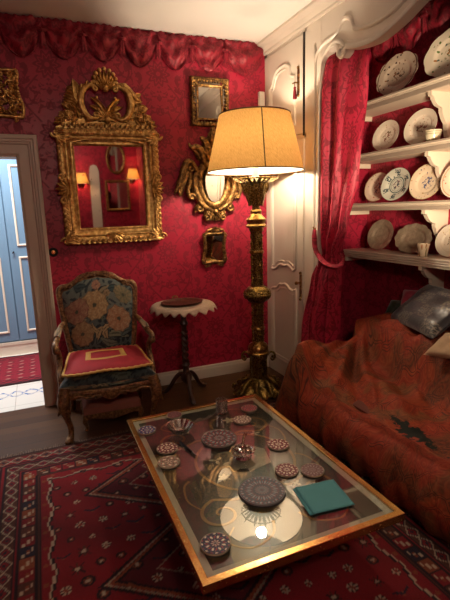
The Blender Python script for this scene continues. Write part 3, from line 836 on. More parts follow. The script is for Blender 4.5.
def plate_mesh(R, sx=1.0, scal=0, amp=.0, depth=.020, rim=.38):
    pr = [(0, .004), (R*.52, .004), (R*.60, .007), (R*.66, depth*.75), (R*.72, depth*.9), (R*.97, depth*1.25), (R, depth*1.3), (R*1.0, depth*1.3-.004), (R*.72, depth*.9-.005), (R*.62, .001), (R*.56, -.004), (0, -.003)]
    def mod(a, i): return 1+(amp*(abs(cos(scal*a/2))**.7-.5) if scal and 4 <= i <= 8 else 0)
    mb = MB(); mb.lathe(pr, n=64, mod=mod)
    mb.v = [(x*sx, y, z) for x, y, z in mb.v]
    return mb
def place_plate(name, y, zc, R, mat, label, cat='plate', x=2.655, lean=.30, turn=.16, sx=1.0, scal=0, amp=0, group=None, spin=0, zs=None):
    o = plate_mesh(R, sx, scal, amp).build(name, mat, None)
    # local Z faces the room (-X), leaning back against the wall, turned a little to the viewer
    L = Matrix.Rotation(turn, 4, 'Z') @ Matrix.Rotation(-PI/2+lean, 4, 'Y') @ Matrix.Rotation(spin, 4, 'Z')
    o.rotation_euler = L.to_euler(); o.location = (x, y, zc)
    tag(o, label, cat, group); return o
def pz(i, R): return SH[i][0]+R*cos(.30)+.004
GP = 'plates standing on the alcove shelves'
place_plate('platter', 2.845, pz(0, .155), .155, MP['faience'], 'large spotted faience dish with wavy rim, left on the topmost shelf', 'dish', sx=1.14, scal=10, amp=.07, x=2.63, spin=PI/2)
place_plate('platter', 2.36, pz(0, .165), .165, MP['faience2'], 'green sprigged faience dish cut by the photo edge on the topmost shelf', 'dish', sx=1.15, scal=9, amp=.05, x=2.63, spin=PI/2)
place_plate('plate', 2.965, pz(1, .122), .122, MP['pale'], 'cream plate with a rose bouquet at the left of the second shelf', group=GP)
place_plate('plate', 2.615, pz(1, .130), .130, MP['pale'], 'cream plate standing behind the small cup on the second shelf', group=GP, spin=2)
place_plate('plate', 3.045, pz(2, .122), .122, MP['pink'], 'pink flowered plate at the left end of the third shelf', group=GP)
place_plate('plate', 2.80, pz(2, .130), .130, MP['blue'], 'blue green banded plate overlapping the pink plate on the third shelf', group=GP, x=2.62)
place_plate('plate', 2.535, pz(2, .132), .132, MP['bird'], 'cream plate with a blue bird in its centre on the third shelf', group=GP)
place_plate('plate', 2.25, pz(2, .132), .132, MP['pink'], 'plate beyond the bird plate at the photo edge on the third shelf', group=GP, spin=1)
place_plate('pewter_plate', 2.985, pz(3, .128), .128, M['pewter'], 'plain oval pewter dish at the left of the lowest shelf', 'dish', sx=.98, spin=PI/2)
place_plate('pewter_plate', 2.63, pz(3, .112), .112, M['pewter'], 'oval pewter dish with scalloped rim behind the small beaker', 'dish', sx=1.38, scal=12, amp=.09, spin=PI/2)
place_plate('plate', 2.285, pz(3, .115), .115, MP['pale'], 'pale plate at the photo edge of the lowest shelf', group=GP, spin=.7)
# cup on the second shelf, beaker on the lowest
cup = thing('cup', 'small cream cup with greenish bands in front of the second shelf plate', 'cup', (2.565, 2.425, SH[1][0]+.001))
g = MB(); g.lathe([(0, 0), (.040, 0), (.044, .006), (.050, .04), (.054, .075), (.051, .075), (.047, .04), (.041, .008), (0, .008)], n=32)
g.build('bowl', plate_mat('cup_glaze', (.60, .55, .38), [(.2, .2, .1)], 30, .1, None, .3, None, R=.05), cup)
g = MB()
for zz, rr in ((.064, .0535), (.050, .0518), (.012, .0455)): g.lathe([(rr, zz-.002), (rr+.0012, zz), (rr, zz+.002)], n=32, cap=False)
g.build('band', plain('cup_band', (.30, .27, .13), .3), cup)
bk = thing('beaker', 'small flowered cream beaker in front of the scalloped pewter dish', 'beaker', (2.565, 2.455, SH[3][0]+.001))
g = MB(); g.lathe([(0, 0), (.030, 0), (.033, .004), (.031, .012), (.036, .05), (.046, .092), (.043, .092), (.033, .05), (.028, .014), (0, .012)], n=32)
g.build('body', plate_mat('beaker_glaze', (.62, .50, .34), [(.30, .14, .06), (.22, .18, .08), (.40, .16, .07)], 60, .32, None, .3, None, R=.05, lo=.0), bk)
# ------------------------------------------------------------------ gilt mirrors
def mirror_mat():
    m, t, out = newmat('old_mirror_silver'); N = NT(t)
    spot = N.step(N.noise(N.coord(), 38, 4, .7), .62, .75)
    N.bsdf(out, N.mix(spot, (.60, .57, .53), (.22, .18, .15)), N.m('MULTIPLY_ADD', spot, .2, .025), 1.0)
    return m
M['mirror'] = mirror_mat()
def fm(a, b_, h): return (a, -h, b_)
def rect(x0, z0, x1, z1): return [(x0, z0), (x1, z0), (x1, z1), (x0, z1)]
def row(mb, p, q, step, L, w_, dep, off=0, h=0.0, alt=True):
    """leaves set side by side along a straight moulding"""
    p, q = Vector(p), Vector(q); d = q-p; n = max(2, int(d.length/step)); a = math.atan2(d.y, d.x)
    for i in range(n):
        c = p+d*((i+.5)/n)
        mb.leaf((c.x, c.y), a+off+(.5 if alt and i % 2 else -.0), L, w_, dep, lambda x, y, hh: fm(x, y, h+hh), curl=.7, lobes=2, n=6)

# --- large carved mirror
bm = thing('wall_mirror', 'large carved gilt mirror with pierced shell crest between doorway and small mirrors', 'mirror', (.606, YB-.008, 1.305), rot=(math.radians(1.6), 0, 0))
W2 = .400; HH = .905
g = MB()
outer = rect(-W2+.012, .012, W2-.012, HH-.02)
g.sweep(outer, [(0, 0), (0, .040), (.010, .052), (.030, .056), (.048, .048), (.054, .040), (.060, .044), (.068, .044), (.076, .036), (.092, .026), (.106, .024), (.112, .030), (.118, .026), (.124, .012), (.124, 0)], fm)
# leafy outer border
for (p, q, o) in (((-W2+.03, .03), (W2-.03, .03), 0), ((W2-.03, .03), (W2-.03, HH-.04), 0), ((W2-.03, HH-.04), (-W2+.03, HH-.04), 0), ((-W2+.03, HH-.04), (-W2+.03, .03), 0)):
    row(g, p, q, .040, .036, .034, .018, off=.6, h=.046, alt=False)
    row(g, p, q, .040, .030, .026, .015, off=-.7, h=.048, alt=False)
# beads round the sight edge
def beads(mb, p, q, r, step, h):
    p, q = Vector(p), Vector(q); n = int((q-p).length/step)
    for i in range(n+1):
        c = p+(q-p)*(i/n); mb.ball(fm(c.x, c.y, h), r, 6)
bx, bz0, bz1 = W2-.128, .128, HH-.135
for p, q in (((-bx, bz0), (bx, bz0)), ((bx, bz0), (bx, bz1)), ((-bx, bz1), (-bx, bz0))): beads(g, p, q, .0075, .017, .022)
arch = [(-bx, bz1), (-bx*.7, bz1+.018), (-bx*.3, bz1+.028), (0, bz1+.03), (bx*.3, bz1+.028), (bx*.7, bz1+.018), (bx, bz1)]
fr = g.build('frame', M['gold'], bm, 60)
g = MB()
for (a0, b0), (a1, b1) in zip(arch[:-1], arch[1:]): beads(g, (a0, b0), (a1, b1), .0075, .017, .022)
# arched fillet filling between the curved sight edge and the straight frame
ap = smooth_path(arch, 5)
vs = [fm(a, b_, .020) for a, b_ in ap]+[fm(a, HH-.10, .024) for a, b_ in ap]
g.add(vs, [(i, i+1, len(ap)+i+1, len(ap)+i) for i in range(len(ap)-1)])
g.tube([fm(a, b_+.016, .026) for a, b_ in ap], .012, 8)
g.build('arched_sight_edge', M['gold'], bm, 60)
# corner and side cartouches, each carved piece by itself
for sx_ in (-1, 1):
    for zc, up in ((.04, 1), (HH-.06, -1)):
        g = MB(); mp = lambda a, b_, h, s=sx_: fm(s*a, b_, h)
        g.ball(mp(W2-.03, zc, .045), .034, 10, (1, .5, 1))
        for k in range(5):
            g.leaf((W2-.02, zc), PI/2*up+PI/2*up*(.15+k*.22), .10, .045, .03, lambda a, b_, h: mp(a, b_, h+.048), curl=.4*up, lobes=3, n=8)
        g.scroll((W2-.012, zc), .034, 0, 1.2*up, .010, mp, .055)
        g.build('corner_carving', M['gold'], bm, 60)
    g = MB(); mp = lambda a, b_, h, s=sx_: fm(s*a, b_, h)
    g.ball(mp(W2-.04, .44, .045), .040, 10, (1, .5, 2.2))
    for k in range(7):
        an = PI*.5+PI*(k-3)*.14
        g.leaf((W2-.075, .44), an-PI/2, .105, .034, .034, lambda a, b_, h: mp(a, b_, h+.045), lobes=1, n=6)
    g.scroll((W2-.03, .53), .030, -PI/2, 1.1, .010, mp, .055); g.scroll((W2-.03, .35), .030, PI/2, -1.1, .010, mp, .055)
    g.build('side_carving', M['gold'], bm, 60)
g = MB(); g.ball(fm(0, .055, .045), .035, 10, (1.6, .5, 1))
for k in range(7):
    an = PI*1.5+PI*(k-3)*.14
    g.leaf((0, .085), an, .085, .03, .028, lambda a, b_, h: fm(a, b_, h+.045), lobes=1, n=6)
g.build('bottom_carving', M['gold'], bm, 60)
g = MB(); g.prism(rect(-bx-.01, bz0-.01, bx+.01, bz1+.045), .006, .012, fm); g.build('mirror_glass', M['mirror'], bm, False)
# crest
g = MB(); z0 = HH-.03
g.prism([(-W2+.01, z0-.03), (W2-.01, z0-.03), (W2-.02, z0+.02), (W2*.62, z0+.075), (-W2*.62, z0+.075), (-W2+.02, z0+.02)], .004, .024, fm)
row(g, (-W2+.04, z0+.02), (W2-.04, z0+.02), .04, .042, .034, .022, off=.8, h=.03, alt=False)
for sx_ in (-1, 1):
    mp = lambda a, b_, h, s=sx_: fm(s*a, b_, h)
    # big C-scroll
    arc = [(.108+.082*cos(t), z0+.200+.118*sin(t)) for t in [math.radians(d) for d in (122, 100, 80, 55, 30, 0, -30, -60, -85, -105, -122)]]
    g.path(arc, [.012, .017, .021, .026, .030, .031, .030, .026, .021, .016, .010], mp, .036, n=8)
    g.scroll((.075, z0+.112), .022, -PI*.2, 1.1, .011, mp, .044); g.scroll((.072, z0+.300), .020, PI*.3, -1.1, .011, mp, .044)
    for k in range(7):
        t = math.radians(70-k*24); g.leaf((.108+.088*cos(t), z0+.20+.12*sin(t)), t+.7, .042, .024, .02, lambda a, b_, h: mp(a, b_, h+.045), lobes=1, n=5)
    # pierced acanthus inside the scroll
    for k, (an, L) in enumerate(((1.45, .20), (1.15, .16), (.75, .11), (.2, .075))):
        g.leaf((.006, z0+.085), an, L, .042, .034, lambda a, b_, h: mp(a, b_, h+.026), curl=-1.1, lobes=2)
    g.ball(mp(.062, z0+.150, .04), .015, 8); g.ball(mp(.070, z0+.235, .04), .013, 8)
    # solid carved ground outside the scroll, stepping down to the corner
    g.prism([(.17, z0+.05), (.375, z0+.05), (.36, z0+.085), (.315, z0+.11), (.29, z0+.16), (.245, z0+.205), (.215, z0+.27), (.175, z0+.285)], .004, .022, mp)
    for (bx_, bz_, an, L, w_) in ((.185, .20, 1.0, .13, .06), (.20, .16, .45, .11, .055), (.215, .12, .1, .10, .05), (.235, .19, -.2, .09, .05), (.25, .14, .75, .09, .05), (.27, .10, .2, .09, .05), (.29, .08, .9, .075, .045), (.31, .07, -.1, .08, .045), (.25, .07, 1.3, .08, .045), (.335, .055, .8, .055, .035), (.345, .05, .1, .05, .03), (.20, .08, 1.6, .09, .05), (.22, .09, -.6, .07, .04)):
        g.leaf((bx_, z0+bz_), an, L, w_, .034, lambda a, b_, h: mp(a, b_, h+.018), curl=-.6, lobes=3, n=9)
    for (a, b_) in ((.30, .115), (.265, .165), (.335, .075), (.235, .14), (.285, .085), (.225, .215)):
        for k in range(5): g.ball(mp(a+.013*cos(k*1.257), z0+b_+.013*sin(k*1.257), .042), .010, 6)
        g.ball(mp(a, z0+b_, .05), .009, 6)
# left wing and right spray differ, as carved
g.leaf((-.20, z0+.17), 1.62, .19, .085, .045, lambda a, b_, h: fm(a, b_, h+.024), curl=.25, lobes=5, n=14)
for k in range(6):
    g.leaf((-.215-.003*k, z0+.155+.026*k), PI-.55+.05*k, .115-.012*k, .034, .03, lambda a, b_, h: fm(a, b_, h+.028), curl=.35, lobes=1, n=7)
g.path([(.10, z0+.335), (.15, z0+.33), (.195, z0+.29), (.235, z0+.235), (.262, z0+.245)], [.012, .020, .020, .015, .008], fm, .04)
for k in range(6): g.leaf((.12+.026*k, z0+.32-.026*k), .55-.1*k, .06, .028, .024, lambda a, b_, h: fm(a, b_, h+.035), lobes=1, n=5)
# shell
zs = z0+.300
for k in range(9):
    an = PI/2+(k-4)*.27
    L = .150-.006*abs(k-4)**1.5
    g.leaf((.004, zs), an, L, .038, .040, lambda a, b_, h: fm(a, b_, h+.018), lobes=.5, n=9)
    g.ball(fm(.004+L*.95*cos(an), zs+L*.95*sin(an), .03), .018, 8)
g.scroll((-.085, zs+.03), .024, 0, 1.2, .010, fm, .035); g.scroll((.085, zs+.03), .024, PI, -1.2, .010, fm, .035)
g.ball(fm(0, zs, .045), .024, 10); g.ball(fm(0, z0+.075, .05), .028, 10)
g.build('crest', M['gold'], bm, 60)

# --- small mirror with mirrored border
tm = thing('wall_mirror', 'small rectangular gilt mirror with mirrored border strips, highest on the wall', 'mirror', (1.475, YB-.006, 2.25), rot=(math.radians(3), 0, 0))
w2, hh = .172, .385
g = MB()
g.sweep(rect(-w2, 0, w2, hh), [(0, 0), (0, .03), (.01, .04), (.022, .036), (.028, .024), (.028, .0)], fm)
g.sweep(rect(-w2+.062, .062, w2-.062, hh-.062), [(-.008, .0), (-.008, .026), (0, .03), (.010, .022), (.012, 0)], fm)
for p, q in (((-w2+.012, .012), (w2-.012, .012)), ((w2-.012, .012), (w2-.012, hh-.012)), ((w2-.012, hh-.012), (-w2+.012, hh-.012)), ((-w2+.012, hh-.012), (-w2+.012, .012))):
    row(g, p, q, .026, .034, .022, .016, off=.8, h=.032, alt=False)
for sx_ in (-1, 1):
    for zc in (.036, hh-.036):
        for k in range(4): g.leaf((sx_*(w2-.036), zc), k*PI/2+.78, .042, .026, .016, lambda a, b_, h: fm(a, b_, h+.022), lobes=2, n=5)
g.build('frame', M['gold_dark'], tm, 60)
g = MB()
for a in (rect(-w2+.075, .026, w2-.075, .056), rect(-w2+.075, hh-.056, w2-.075, hh-.026), rect(-w2+.026, .08, -w2+.056, hh-.08), rect(w2-.056, .08, w2-.026, hh-.08)):
    g.prism(a, .002, .020, fm)
g.build('border_mirror', M['mirror'], tm, False)
g = MB(); g.prism(rect(-w2+.064, -hh/2+.064, w2-.064, hh/2-.064), 0, .006, fm); mg_ = g.build('mirror_glass', M['mirror'], tm, False); mg_.location = (0, -.012, hh/2); mg_.rotation_euler = (math.radians(-5), 0, 0)

# --- rococo cartouche mirror half hidden by the lamp
rm = thing('wall_mirror', 'rococo gilt cartouche mirror with winged scrolls, half hidden behind the lamp shade', 'mirror', (1.488, YB-.006, 1.45), rot=(math.radians(2), 0, 0))
ol = smooth_path([(0, .165), (.05, .185), (.085, .24), (.105, .32), (.10, .40), (.07, .45), (.0, .475), (-.07, .45), (-.10, .40), (-.105, .32), (-.085, .24), (-.05, .185), (0, .165)], 4)[:-1]
g = MB(); g.prism(ol, .010, .016, fm)
mg_ = g.build('mirror_glass', M['mirror'], rm, False); mg_.location = (0, -.016, -.0); mg_.rotation_euler = (math.radians(2.5), 0, math.radians(12))
g = MB()
g.sweep(ol, [(-.062, 0), (-.062, .020), (-.040, .040), (-.016, .046), (.004, .034), (.012, .018), (.012, .008)], fm)
for sx_ in (-1, 1):
    mp = lambda a, b_, h, s=sx_: fm(s*a, b_, h)
    # wings rising from the shoulder and thrown out and down
    g.path([(.13, .36), (.165, .44), (.205, .495), (.245, .50), (.275, .45), (.30, .375), (.335, .30), (.365, .245)], [.014, .022, .026, .030, .032, .030, .022, .008], mp, .032)
    g.scroll((.215, .455), .034, PI*.5, 1.2, .014, mp, .036)
    g.path([(.215, .42), (.225, .34), (.245, .27), (.225, .21), (.19, .20)], [.014, .022, .022, .018, .008], mp, .026)
    for k in range(7): g.leaf((.225+.014*k, .46-.028*k), -1.25-.06*k, .11-.006*k, .042, .026, lambda a, b_, h: mp(a, b_, h+.014), curl=.3, lobes=1, n=6)
    g.path([(.15, .44), (.185, .37), (.18, .28), (.145, .20), (.10, .14)], [.016, .026, .030, .028, .018], mp, .03)
    g.leaf((.16, .40), -1.2, .20, .07, .036, lambda a, b_, h: mp(a, b_, h+.02), curl=-.5, lobes=4)
    # lower volutes
    g.path([(.03, .10), (.08, .12), (.13, .16), (.165, .21), (.20, .235), (.235, .215)], [.014, .024, .026, .022, .018, .008], mp, .03)
    g.scroll((.215, .215), .028, PI, -1.2, .012, mp, .034); g.scroll((.145, .115), .034, PI*.5, 1.3, .014, mp, .034); g.scroll((.075, .035), .030, PI*.5, 1.3, .014, mp, .034)
    g.leaf((.12, .17), -.9, .11, .055, .03, lambda a, b_, h: mp(a, b_, h+.02), lobes=2)
    g.leaf((.06, .11), -1.2, .10, .05, .028, lambda a, b_, h: mp(a, b_, h+.022), lobes=2)
    # upper horns and plume
    g.path([(.08, .47), (.10, .54), (.12, .60), (.16, .625), (.20, .62), (.225, .655)], [.018, .030, .032, .028, .020, .006], mp, .03)
    g.leaf((.09, .50), 1.2, .15, .07, .034, lambda a, b_, h: mp(a, b_, h+.02), curl=-.8, lobes=4)
    g.leaf((.035, .50), 1.45, .22, .08, .038, lambda a, b_, h: mp(a, b_, h+.02), curl=-.25, lobes=5)
    g.leaf((.05, .62), 1.3, .12, .06, .034, lambda a, b_, h: mp(a, b_, h+.02), curl=-.9, lobes=3)
    g.scroll((.06, .60), .034, -PI*.5, 1.3, .014, mp, .036)
    g.prism([(.06, .46), (.15, .42), (.20, .40), (.21, .28), (.16, .18), (.09, .12), (.05, .16)], .004, .016, mp)
g.leaf((0, .62), PI/2, .18, .09, .04, lambda a, b_, h: fm(a, b_, h+.02), lobes=4)
g.prism([(-.12, .46), (.12, .46), (.115, .58), (.05, .72), (-.05, .72), (-.115, .58)], .004, .022, fm)
g.prism([(-.12, .17), (.12, .17), (.09, .05), (.05, .01), (-.05, .01), (-.09, .05)], .004, .024, fm)
for k in range(7): g.leaf((0, .09), -PI/2+(k-3)*.35, .08, .028, .028, lambda a, b_, h: fm(a, b_, h+.028), lobes=1, n=5)
g.ball(fm(0, .085, .045), .026, 10)
g.build('frame', M['gold_dark'], rm, 60)

# --- smallest mirror
sm = thing('wall_mirror', 'smallest gilt mirror with little crest, lowest on the wall left of the lamp column', 'mirror', (1.472, YB-.006, 1.062), rot=(math.radians(7), 0, 0))
g = MB()
ol = smooth_path([(-.105, .02), (-.06, .012), (0, .02), (.06, .012), (.105, .02), (.112, .08), (.100, .14), (.100, .20), (.108, .27), (.09, .29), (0, .292), (-.09, .29), (-.108, .27), (-.100, .20), (-.100, .14), (-.112, .08), (-.105, .02)], 3)[:-1]
g.sweep(ol, [(-.006, 0), (-.006, .016), (.006, .024), (.018, .020), (.026, .012), (.028, .006)], fm)
for sx_ in (-1, 1):
    mp = lambda a, b_, h, s=sx_: fm(s*a, b_, h)
    g.scroll((.10, .045), .020, 0, 1.1, .009, mp, .02); g.scroll((.095, .275), .018, 0, -1.1, .008, mp, .02)
    g.path([(.09, .29), (.075, .315), (.05, .32), (.03, .335)], [.008, .011, .010, .006], mp, .02)
    g.leaf((.02, .295), .9, .06, .03, .02, lambda a, b_, h: mp(a, b_, h+.012), lobes=2, n=6)
    g.leaf((.03, .01), -.3, .07, .025, .016, lambda a, b_, h: mp(a, b_, h+.014), lobes=2, n=6)
for k in range(5): g.leaf((0, .30), PI/2+(k-2)*.42, .055, .022, .02, lambda a, b_, h: fm(a, b_, h+.014), lobes=1, n=5)
g.prism([(-.075, .285), (.075, .285), (.05, .32), (-.05, .32)], .002, .012, fm)
g.build('frame', M['gold_dark'], sm, 60)
g = MB(); g.prism([(a*.82, .15+(b_-.15)*.86) for a, b_ in ol], .003, .009, fm); g.build('mirror_glass', M['mirror'], sm, False)

# --- pierced gilt carving at the left, above the doorway
lf = thing('carved_panel', 'pierced gilt scrollwork carving over the doorway at the left photo edge', 'carving', (-.24, YB-.006, 2.255))
g = MB()
def s_at(cx, cz, r, a0, tn, th_=.013): g.scroll((cx, cz), r, a0, tn, th_, fm, .014)
for i in range(6):
    for j in range(5):
        cx, cz = -.21+.080*i, .045+.060*j; d = 1 if (i+j) % 2 else -1
        s_at(cx, cz, .038, i*1.3+j, 1.3*d, .010)
        for k in range(3): g.leaf((cx, cz), i+j*2+k*2.1, .052, .026, .026, lambda a, b_, h: fm(a, b_, h+.006), curl=.8*d, lobes=2, n=7)
g.path([(.25, 0), (.255, .08), (.235, .15), (.225, .22), (.238, .29), (.236, .325)], [.010, .014, .012, .012, .012, .010], fm, .012)
g.path([(.25, .004), (.05, .012), (-.15, .004), (-.26, .012)], .014, fm, .012); g.path([(.238, .325), (.05, .318), (-.15, .326), (-.25, .318)], .013, fm, .012)
g.path([(-.26, 0), (-.25, .16), (-.25, .325)], .013, fm, .012)
for i in range(9):
    for x_ in (.232,): g.ball(fm(x_, .02+.036*i, .02), .014, 8)
    g.leaf((.22, .02+.036*i), 2.2 if i % 2 else -2.2, .06, .03, .026, lambda a, b_, h: fm(a, b_, h+.008), curl=.6, lobes=2, n=6)
g.build('scrollwork', M['gold'], lf, 60)
# ------------------------------------------------------------------ tapestry armchair
def blob(x, y, cx, cy, r): return math.hypot(x-cx, y-cy)/r
FLOW = [(.43, .64, .21, (.46, .30, .15), (.55, .40, .22)), (.17, .62, .19, (.34, .17, .12), (.42, .26, .17)), (.78, .45, .20, (.42, .22, .12), (.50, .33, .20)),
        (.20, .28, .19, (.30, .20, .11), (.40, .29, .16)), (.48, .90, .065, (.45, .20, .15), (.50, .32, .2)), (.85, .83, .14, (.22, .20, .12), (.32, .26, .15)), (.62, .80, .05, (.3, .2, .1), (.4, .3, .2))]
def tapestry(u, w):
    n = sin(31*u+7*sin(9*w))*sin(27*w+5*sin(11*u))
    c = (.085, .115, .115) if n > -.1 else (.022, .035, .045)
    if w > .62+.1*sin(7*u): c = (.15, .18, .165) if n > -.45 else (.035, .055, .065)
    # leaves
    for (x0, y0, an, L, wd, col) in ((.50, .45, 2.2, .34, .035, (.10, .14, .09)), (.52, .42, 1.2, .36, .035, (.13, .17, .12)), (.55, .30, .2, .40, .06, (.10, .16, .14)), (.55, .22, -.1, .42, .05, (.20, .22, .15)),
                                 (.45, .25, 2.9, .35, .045, (.05, .09, .09)), (.40, .10, .6, .30, .05, (.07, .11, .11)), (.50, .70, .7, .30, .05, (.26, .22, .14)), (.62, .85, -.2, .30, .05, (.05, .09, .10)), (.35, .90, 2.6, .22, .04, (.05, .08, .09)),
                                 (.58, .16, 1.5, .22, .045, (.36, .27, .15)), (.42, .17, .9, .22, .045, (.36, .27, .15)), (.52, .26, .5, .18, .035, (.42, .32, .18)), (.46, .28, 2.2, .16, .035, (.40, .30, .16)), (.30, .47, 3.0, .22, .02, (.28, .26, .16)), (.55, .50, 1.0, .2, .018, (.34, .28, .17)), (.50, .48, 2.0, .2, .018, (.34, .28, .17)), (.8, .2, .4, .25, .05, (.10, .14, .13)), (.75, .1, 2.8, .3, .05, (.16, .19, .15))):
        dx, dy = u-x0, w-y0; t = (dx*cos(an)+dy*sin(an))/L; s_ = (-dx*sin(an)+dy*cos(an))-.04*sin(PI*t)
        if 0 < t < 1:
            ww = wd*sin(PI*t**.8)
            if abs(s_) < ww: c = col if abs(s_) > ww*.16 else tuple(k*.35 for k in col)
            elif abs(s_) < ww*1.3: c = (.012, .02, .026)
    for cx, cy, r, c1, c2 in FLOW:
        th = math.atan2(w-cy, u-cx); d = blob(u, w, cx, cy, r)*(1+.12*abs(sin(5*th)))
        if d < 1.0:
            p = sin(10*th)*.5+.5
            c = tuple(lerp(c1[k], c2[k], p*(d > .35)) for k in range(3))
            c = tuple(k*(1.05-.35*abs(sin(14*d+3*sin(5*th)))) for k in c)
            if d > .95: c = tuple(k*.5 for k in c1)
            if d < .15: c = (.07, .08, .06)
    return c
M['tapestry'] = painted('floral_tapestry', .92, .35, 260, sheen=.15, spec=.15)
ch = thing('armchair', 'carved walnut armchair with dark floral tapestry upholstery beside the doorway', 'armchair', (.388, 3.30, 0), -.06)
def seat_pt(u, v):
    # outline of seat: front wider, serpentine front edge
    y = -.265+.53*v; hw = lerp(.325, .272, v); x = (2*u-1)*hw
    y -= .018*cos((2*u-1)*PI)*(1-v)
    return x, y
for nm, z0, z1, mt in (('seat', .375, .455, 'tapestry'),):
    mb = MB()
    def P(u, v):
        x, y = seat_pt(u, v); a, b_ = abs(2*u-1), abs(2*v-1)
        return (x, y, z1-.045*max(a, b_)**8-.0*a+.012*(1-a*a)*(1-b_*b_))
    mb.grid(P, 60, 50, colf=lambda u, v: tuple(k*.6 for k in tapestry(u, v*.9+.05)))
    # side bands
    ring = []
    N_ = 80
    def edge(t):
        t = (t % 1)*4; k = int(t); f = t-k
        return [(f, 0), (1, f), (1-f, 1), (0, 1-f)][k]
    def Q(u, v):
        e = edge(u); x, y = seat_pt(*e); bul = .016*sin(PI*v)
        r = math.hypot(x, y); return (x*(1+bul/r), y*(1+bul/r), z1-.045-(z1-.045-z0)*v)
    mb.grid(Q, 240, 8, colf=lambda u, v: tuple(k*.55 for k in tapestry((u*5) % 1, .05+.28*(1-v))))
    mb.build('seat', M['tapestry'], ch, 70)
# seat rail, carved apron
mb = MB()
def rail(sideA, sideB, n, carve):
    (x0, y0), (x1, y1) = sideA, sideB
    d = Vector((x1-x0, y1-y0)); L = d.length; d.normalize(); nr = Vector((d.y, -d.x))
    top = []; bot = []
    for i in range(n+1):
        t = i/n; px, py = x0+d.x*L*t, y0+d.y*L*t
        s_ = .018*(cos((2*t-1)*PI)) if carve else 0
        px += nr.x*s_; py += nr.y*s_
        zb = .335-.030*math.exp(-((t-.5)/.12)**2)+.012*cos(6*PI*t)-.035*(math.exp(-(t/.1)**2)+math.exp(-((1-t)/.1)**2))
        top.append((px, py)); bot.append(zb)
    vs = []
    for (px, py), zb in zip(top, bot):
        for off, zz in ((.016, .378), (.024, .362), (.020, lerp(zb, .362, .5)), (.014, zb), (-.012, zb), (-.012, .378)):
            vs.append((px+nr.x*off, py+nr.y*off, zz))
    mb.add(vs, [(i*6+k, (i+1)*6+k, (i+1)*6+(k+1) % 6, i*6+(k+1) % 6) for i in range(n) for k in range(6)])
rail((-.325, -.265), (.325, -.265), 40, True); rail((.325, -.265), (.272, .265), 24, False); rail((-.272, .265), (-.325, -.265), 24, False); rail((.272, .265), (-.272, .265), 12, False)
def cm(a, b_, h): return (a, -.285-h, b_)
for s_ in (-1, 1):
    mp = lambda a, b_, h, s=s_: cm(s*a, b_, h)
    for k in range(3): mb.leaf((.02+.02*k, .345), -.1+.25*k, .10+.03*k, .03, .016, mp, curl=-.7, lobes=2, n=8)
    mb.path([(.03, .315), (.09, .338), (.15, .325), (.21, .345), (.27, .335)], [.008, .010, .008, .009, .006], mp, .006)
    mb.scroll((.10, .345), .018, 0, 1.1, .007, mp, .008)
for k in range(7): mb.leaf((0, .335), -PI/2+(k-3)*.42, .04, .018, .016, cm, lobes=1, n=5)
mb.build('seat_rail', M['wood_chair'], ch, 60)
# legs
def cab(x, y, fx, fy):
    pts = smooth_path([(x, y, .40), (x+.012*fx, y+.015*fy, .34), (x+.022*fx, y+.028*fy, .28), (x+.008*fx, y+.012*fy, .19), (x-.010*fx, y-.008*fy, .10), (x-.004*fx, y+.006*fy, .04), (x+.012*fx, y+.024*fy, .016)], 5)
    n = len(pts); rs = []
    for i in range(n):
        z = pts[i][2]; rs.append(.020+.022*sst(z, .14, .32)+.008*(1-sst(z, .02, .06)))
    mb = MB(); mb.tube(pts, rs, 12); mb.ball((x+.014*fx, y+.028*fy, .019), .026, 12, (1, 1, .7))
    for k in range(3): mb.leaf((0, .30-.0*k), -PI/2+(k-1)*.5, .09, .026, .014, lambda a, b_, h: (x+fx*.02+a, y+fy*(.045+h), b_), lobes=2, n=6)
    return mb
for x, y, fx, fy in ((-.295, -.235, -1, -1), (.295, -.235, 1, -1)): cab(x, y, fx, fy).build('leg', M['wood_chair'], ch)
for x in (-.255, .255):
    mb = MB(); mb.tube(smooth_path([(x, .245, .40), (x, .25, .25), (x*1.03, .27, .10), (x*1.06, .295, 0.002)], 5), [.026-.0004*i for i in range(16)], 10); mb.build('leg', M['wood_chair'], ch)
# back
def back_y(z): return .245+.115*(z-.42)
def back_out(u):
    """frame outline point for u in 0..1, from lower left, over the top, to lower right"""
    return None
bo = smooth_path([(-.235, .475), (-.252, .60), (-.268, .74), (-.282, .88), (-.288, .965), (-.268, 1.003), (-.215, 1.010), (-.165, 1.035), (-.11, 1.075), (-.05, 1.082), (0, 1.092), (.05, 1.082), (.11, 1.075), (.165, 1.035), (.215, 1.010), (.268, 1.003), (.288, .965), (.282, .88), (.268, .74), (.252, .60), (.235, .475)], 4)
mb = MB()
mb.tube([(a, back_y(b_), b_) for a, b_ in bo], .021, 10)
mb.tube([(a*.945, back_y(b_)-.014, .47+(b_-.47)*.955) for a, b_ in bo], .008, 8)
mb.tube([(-.24, back_y(.475), .475), (0, back_y(.475)-.01, .468), (.24, back_y(.475), .475)], .022, 10)
for x in (-.245, .245): mb.tube([(x*1.03, .245, .36), (x*.97, back_y(.48), .48)], .024, 10)
def bmap(a, b_, h): return (a, back_y(b_)-.012-h, b_)
for s_ in (-1, 1):
    mp = lambda a, b_, h, s=s_: bmap(s*a, b_, h)
    for k in range(4): mb.leaf((.015+.02*k, 1.085-.004*k), .15-.25*k+.3, .075, .026, .018, mp, curl=-.7, lobes=2, n=6)
    mb.scroll((.20, 1.012), .018, 0, 1.1, .008, mp, .012); mb.leaf((.25, .995), 2.7, .07, .024, .016, mp, lobes=2, n=6)
    mb.leaf((.275, .955), -1.6, .10, .022, .014, mp, lobes=2, n=6)
for k in range(5): mb.leaf((0, 1.075), PI/2+(k-2)*.5, .036, .018, .018, bmap, lobes=1, n=5)
mb.build('back_frame', M['wood_chair'], ch, 60)
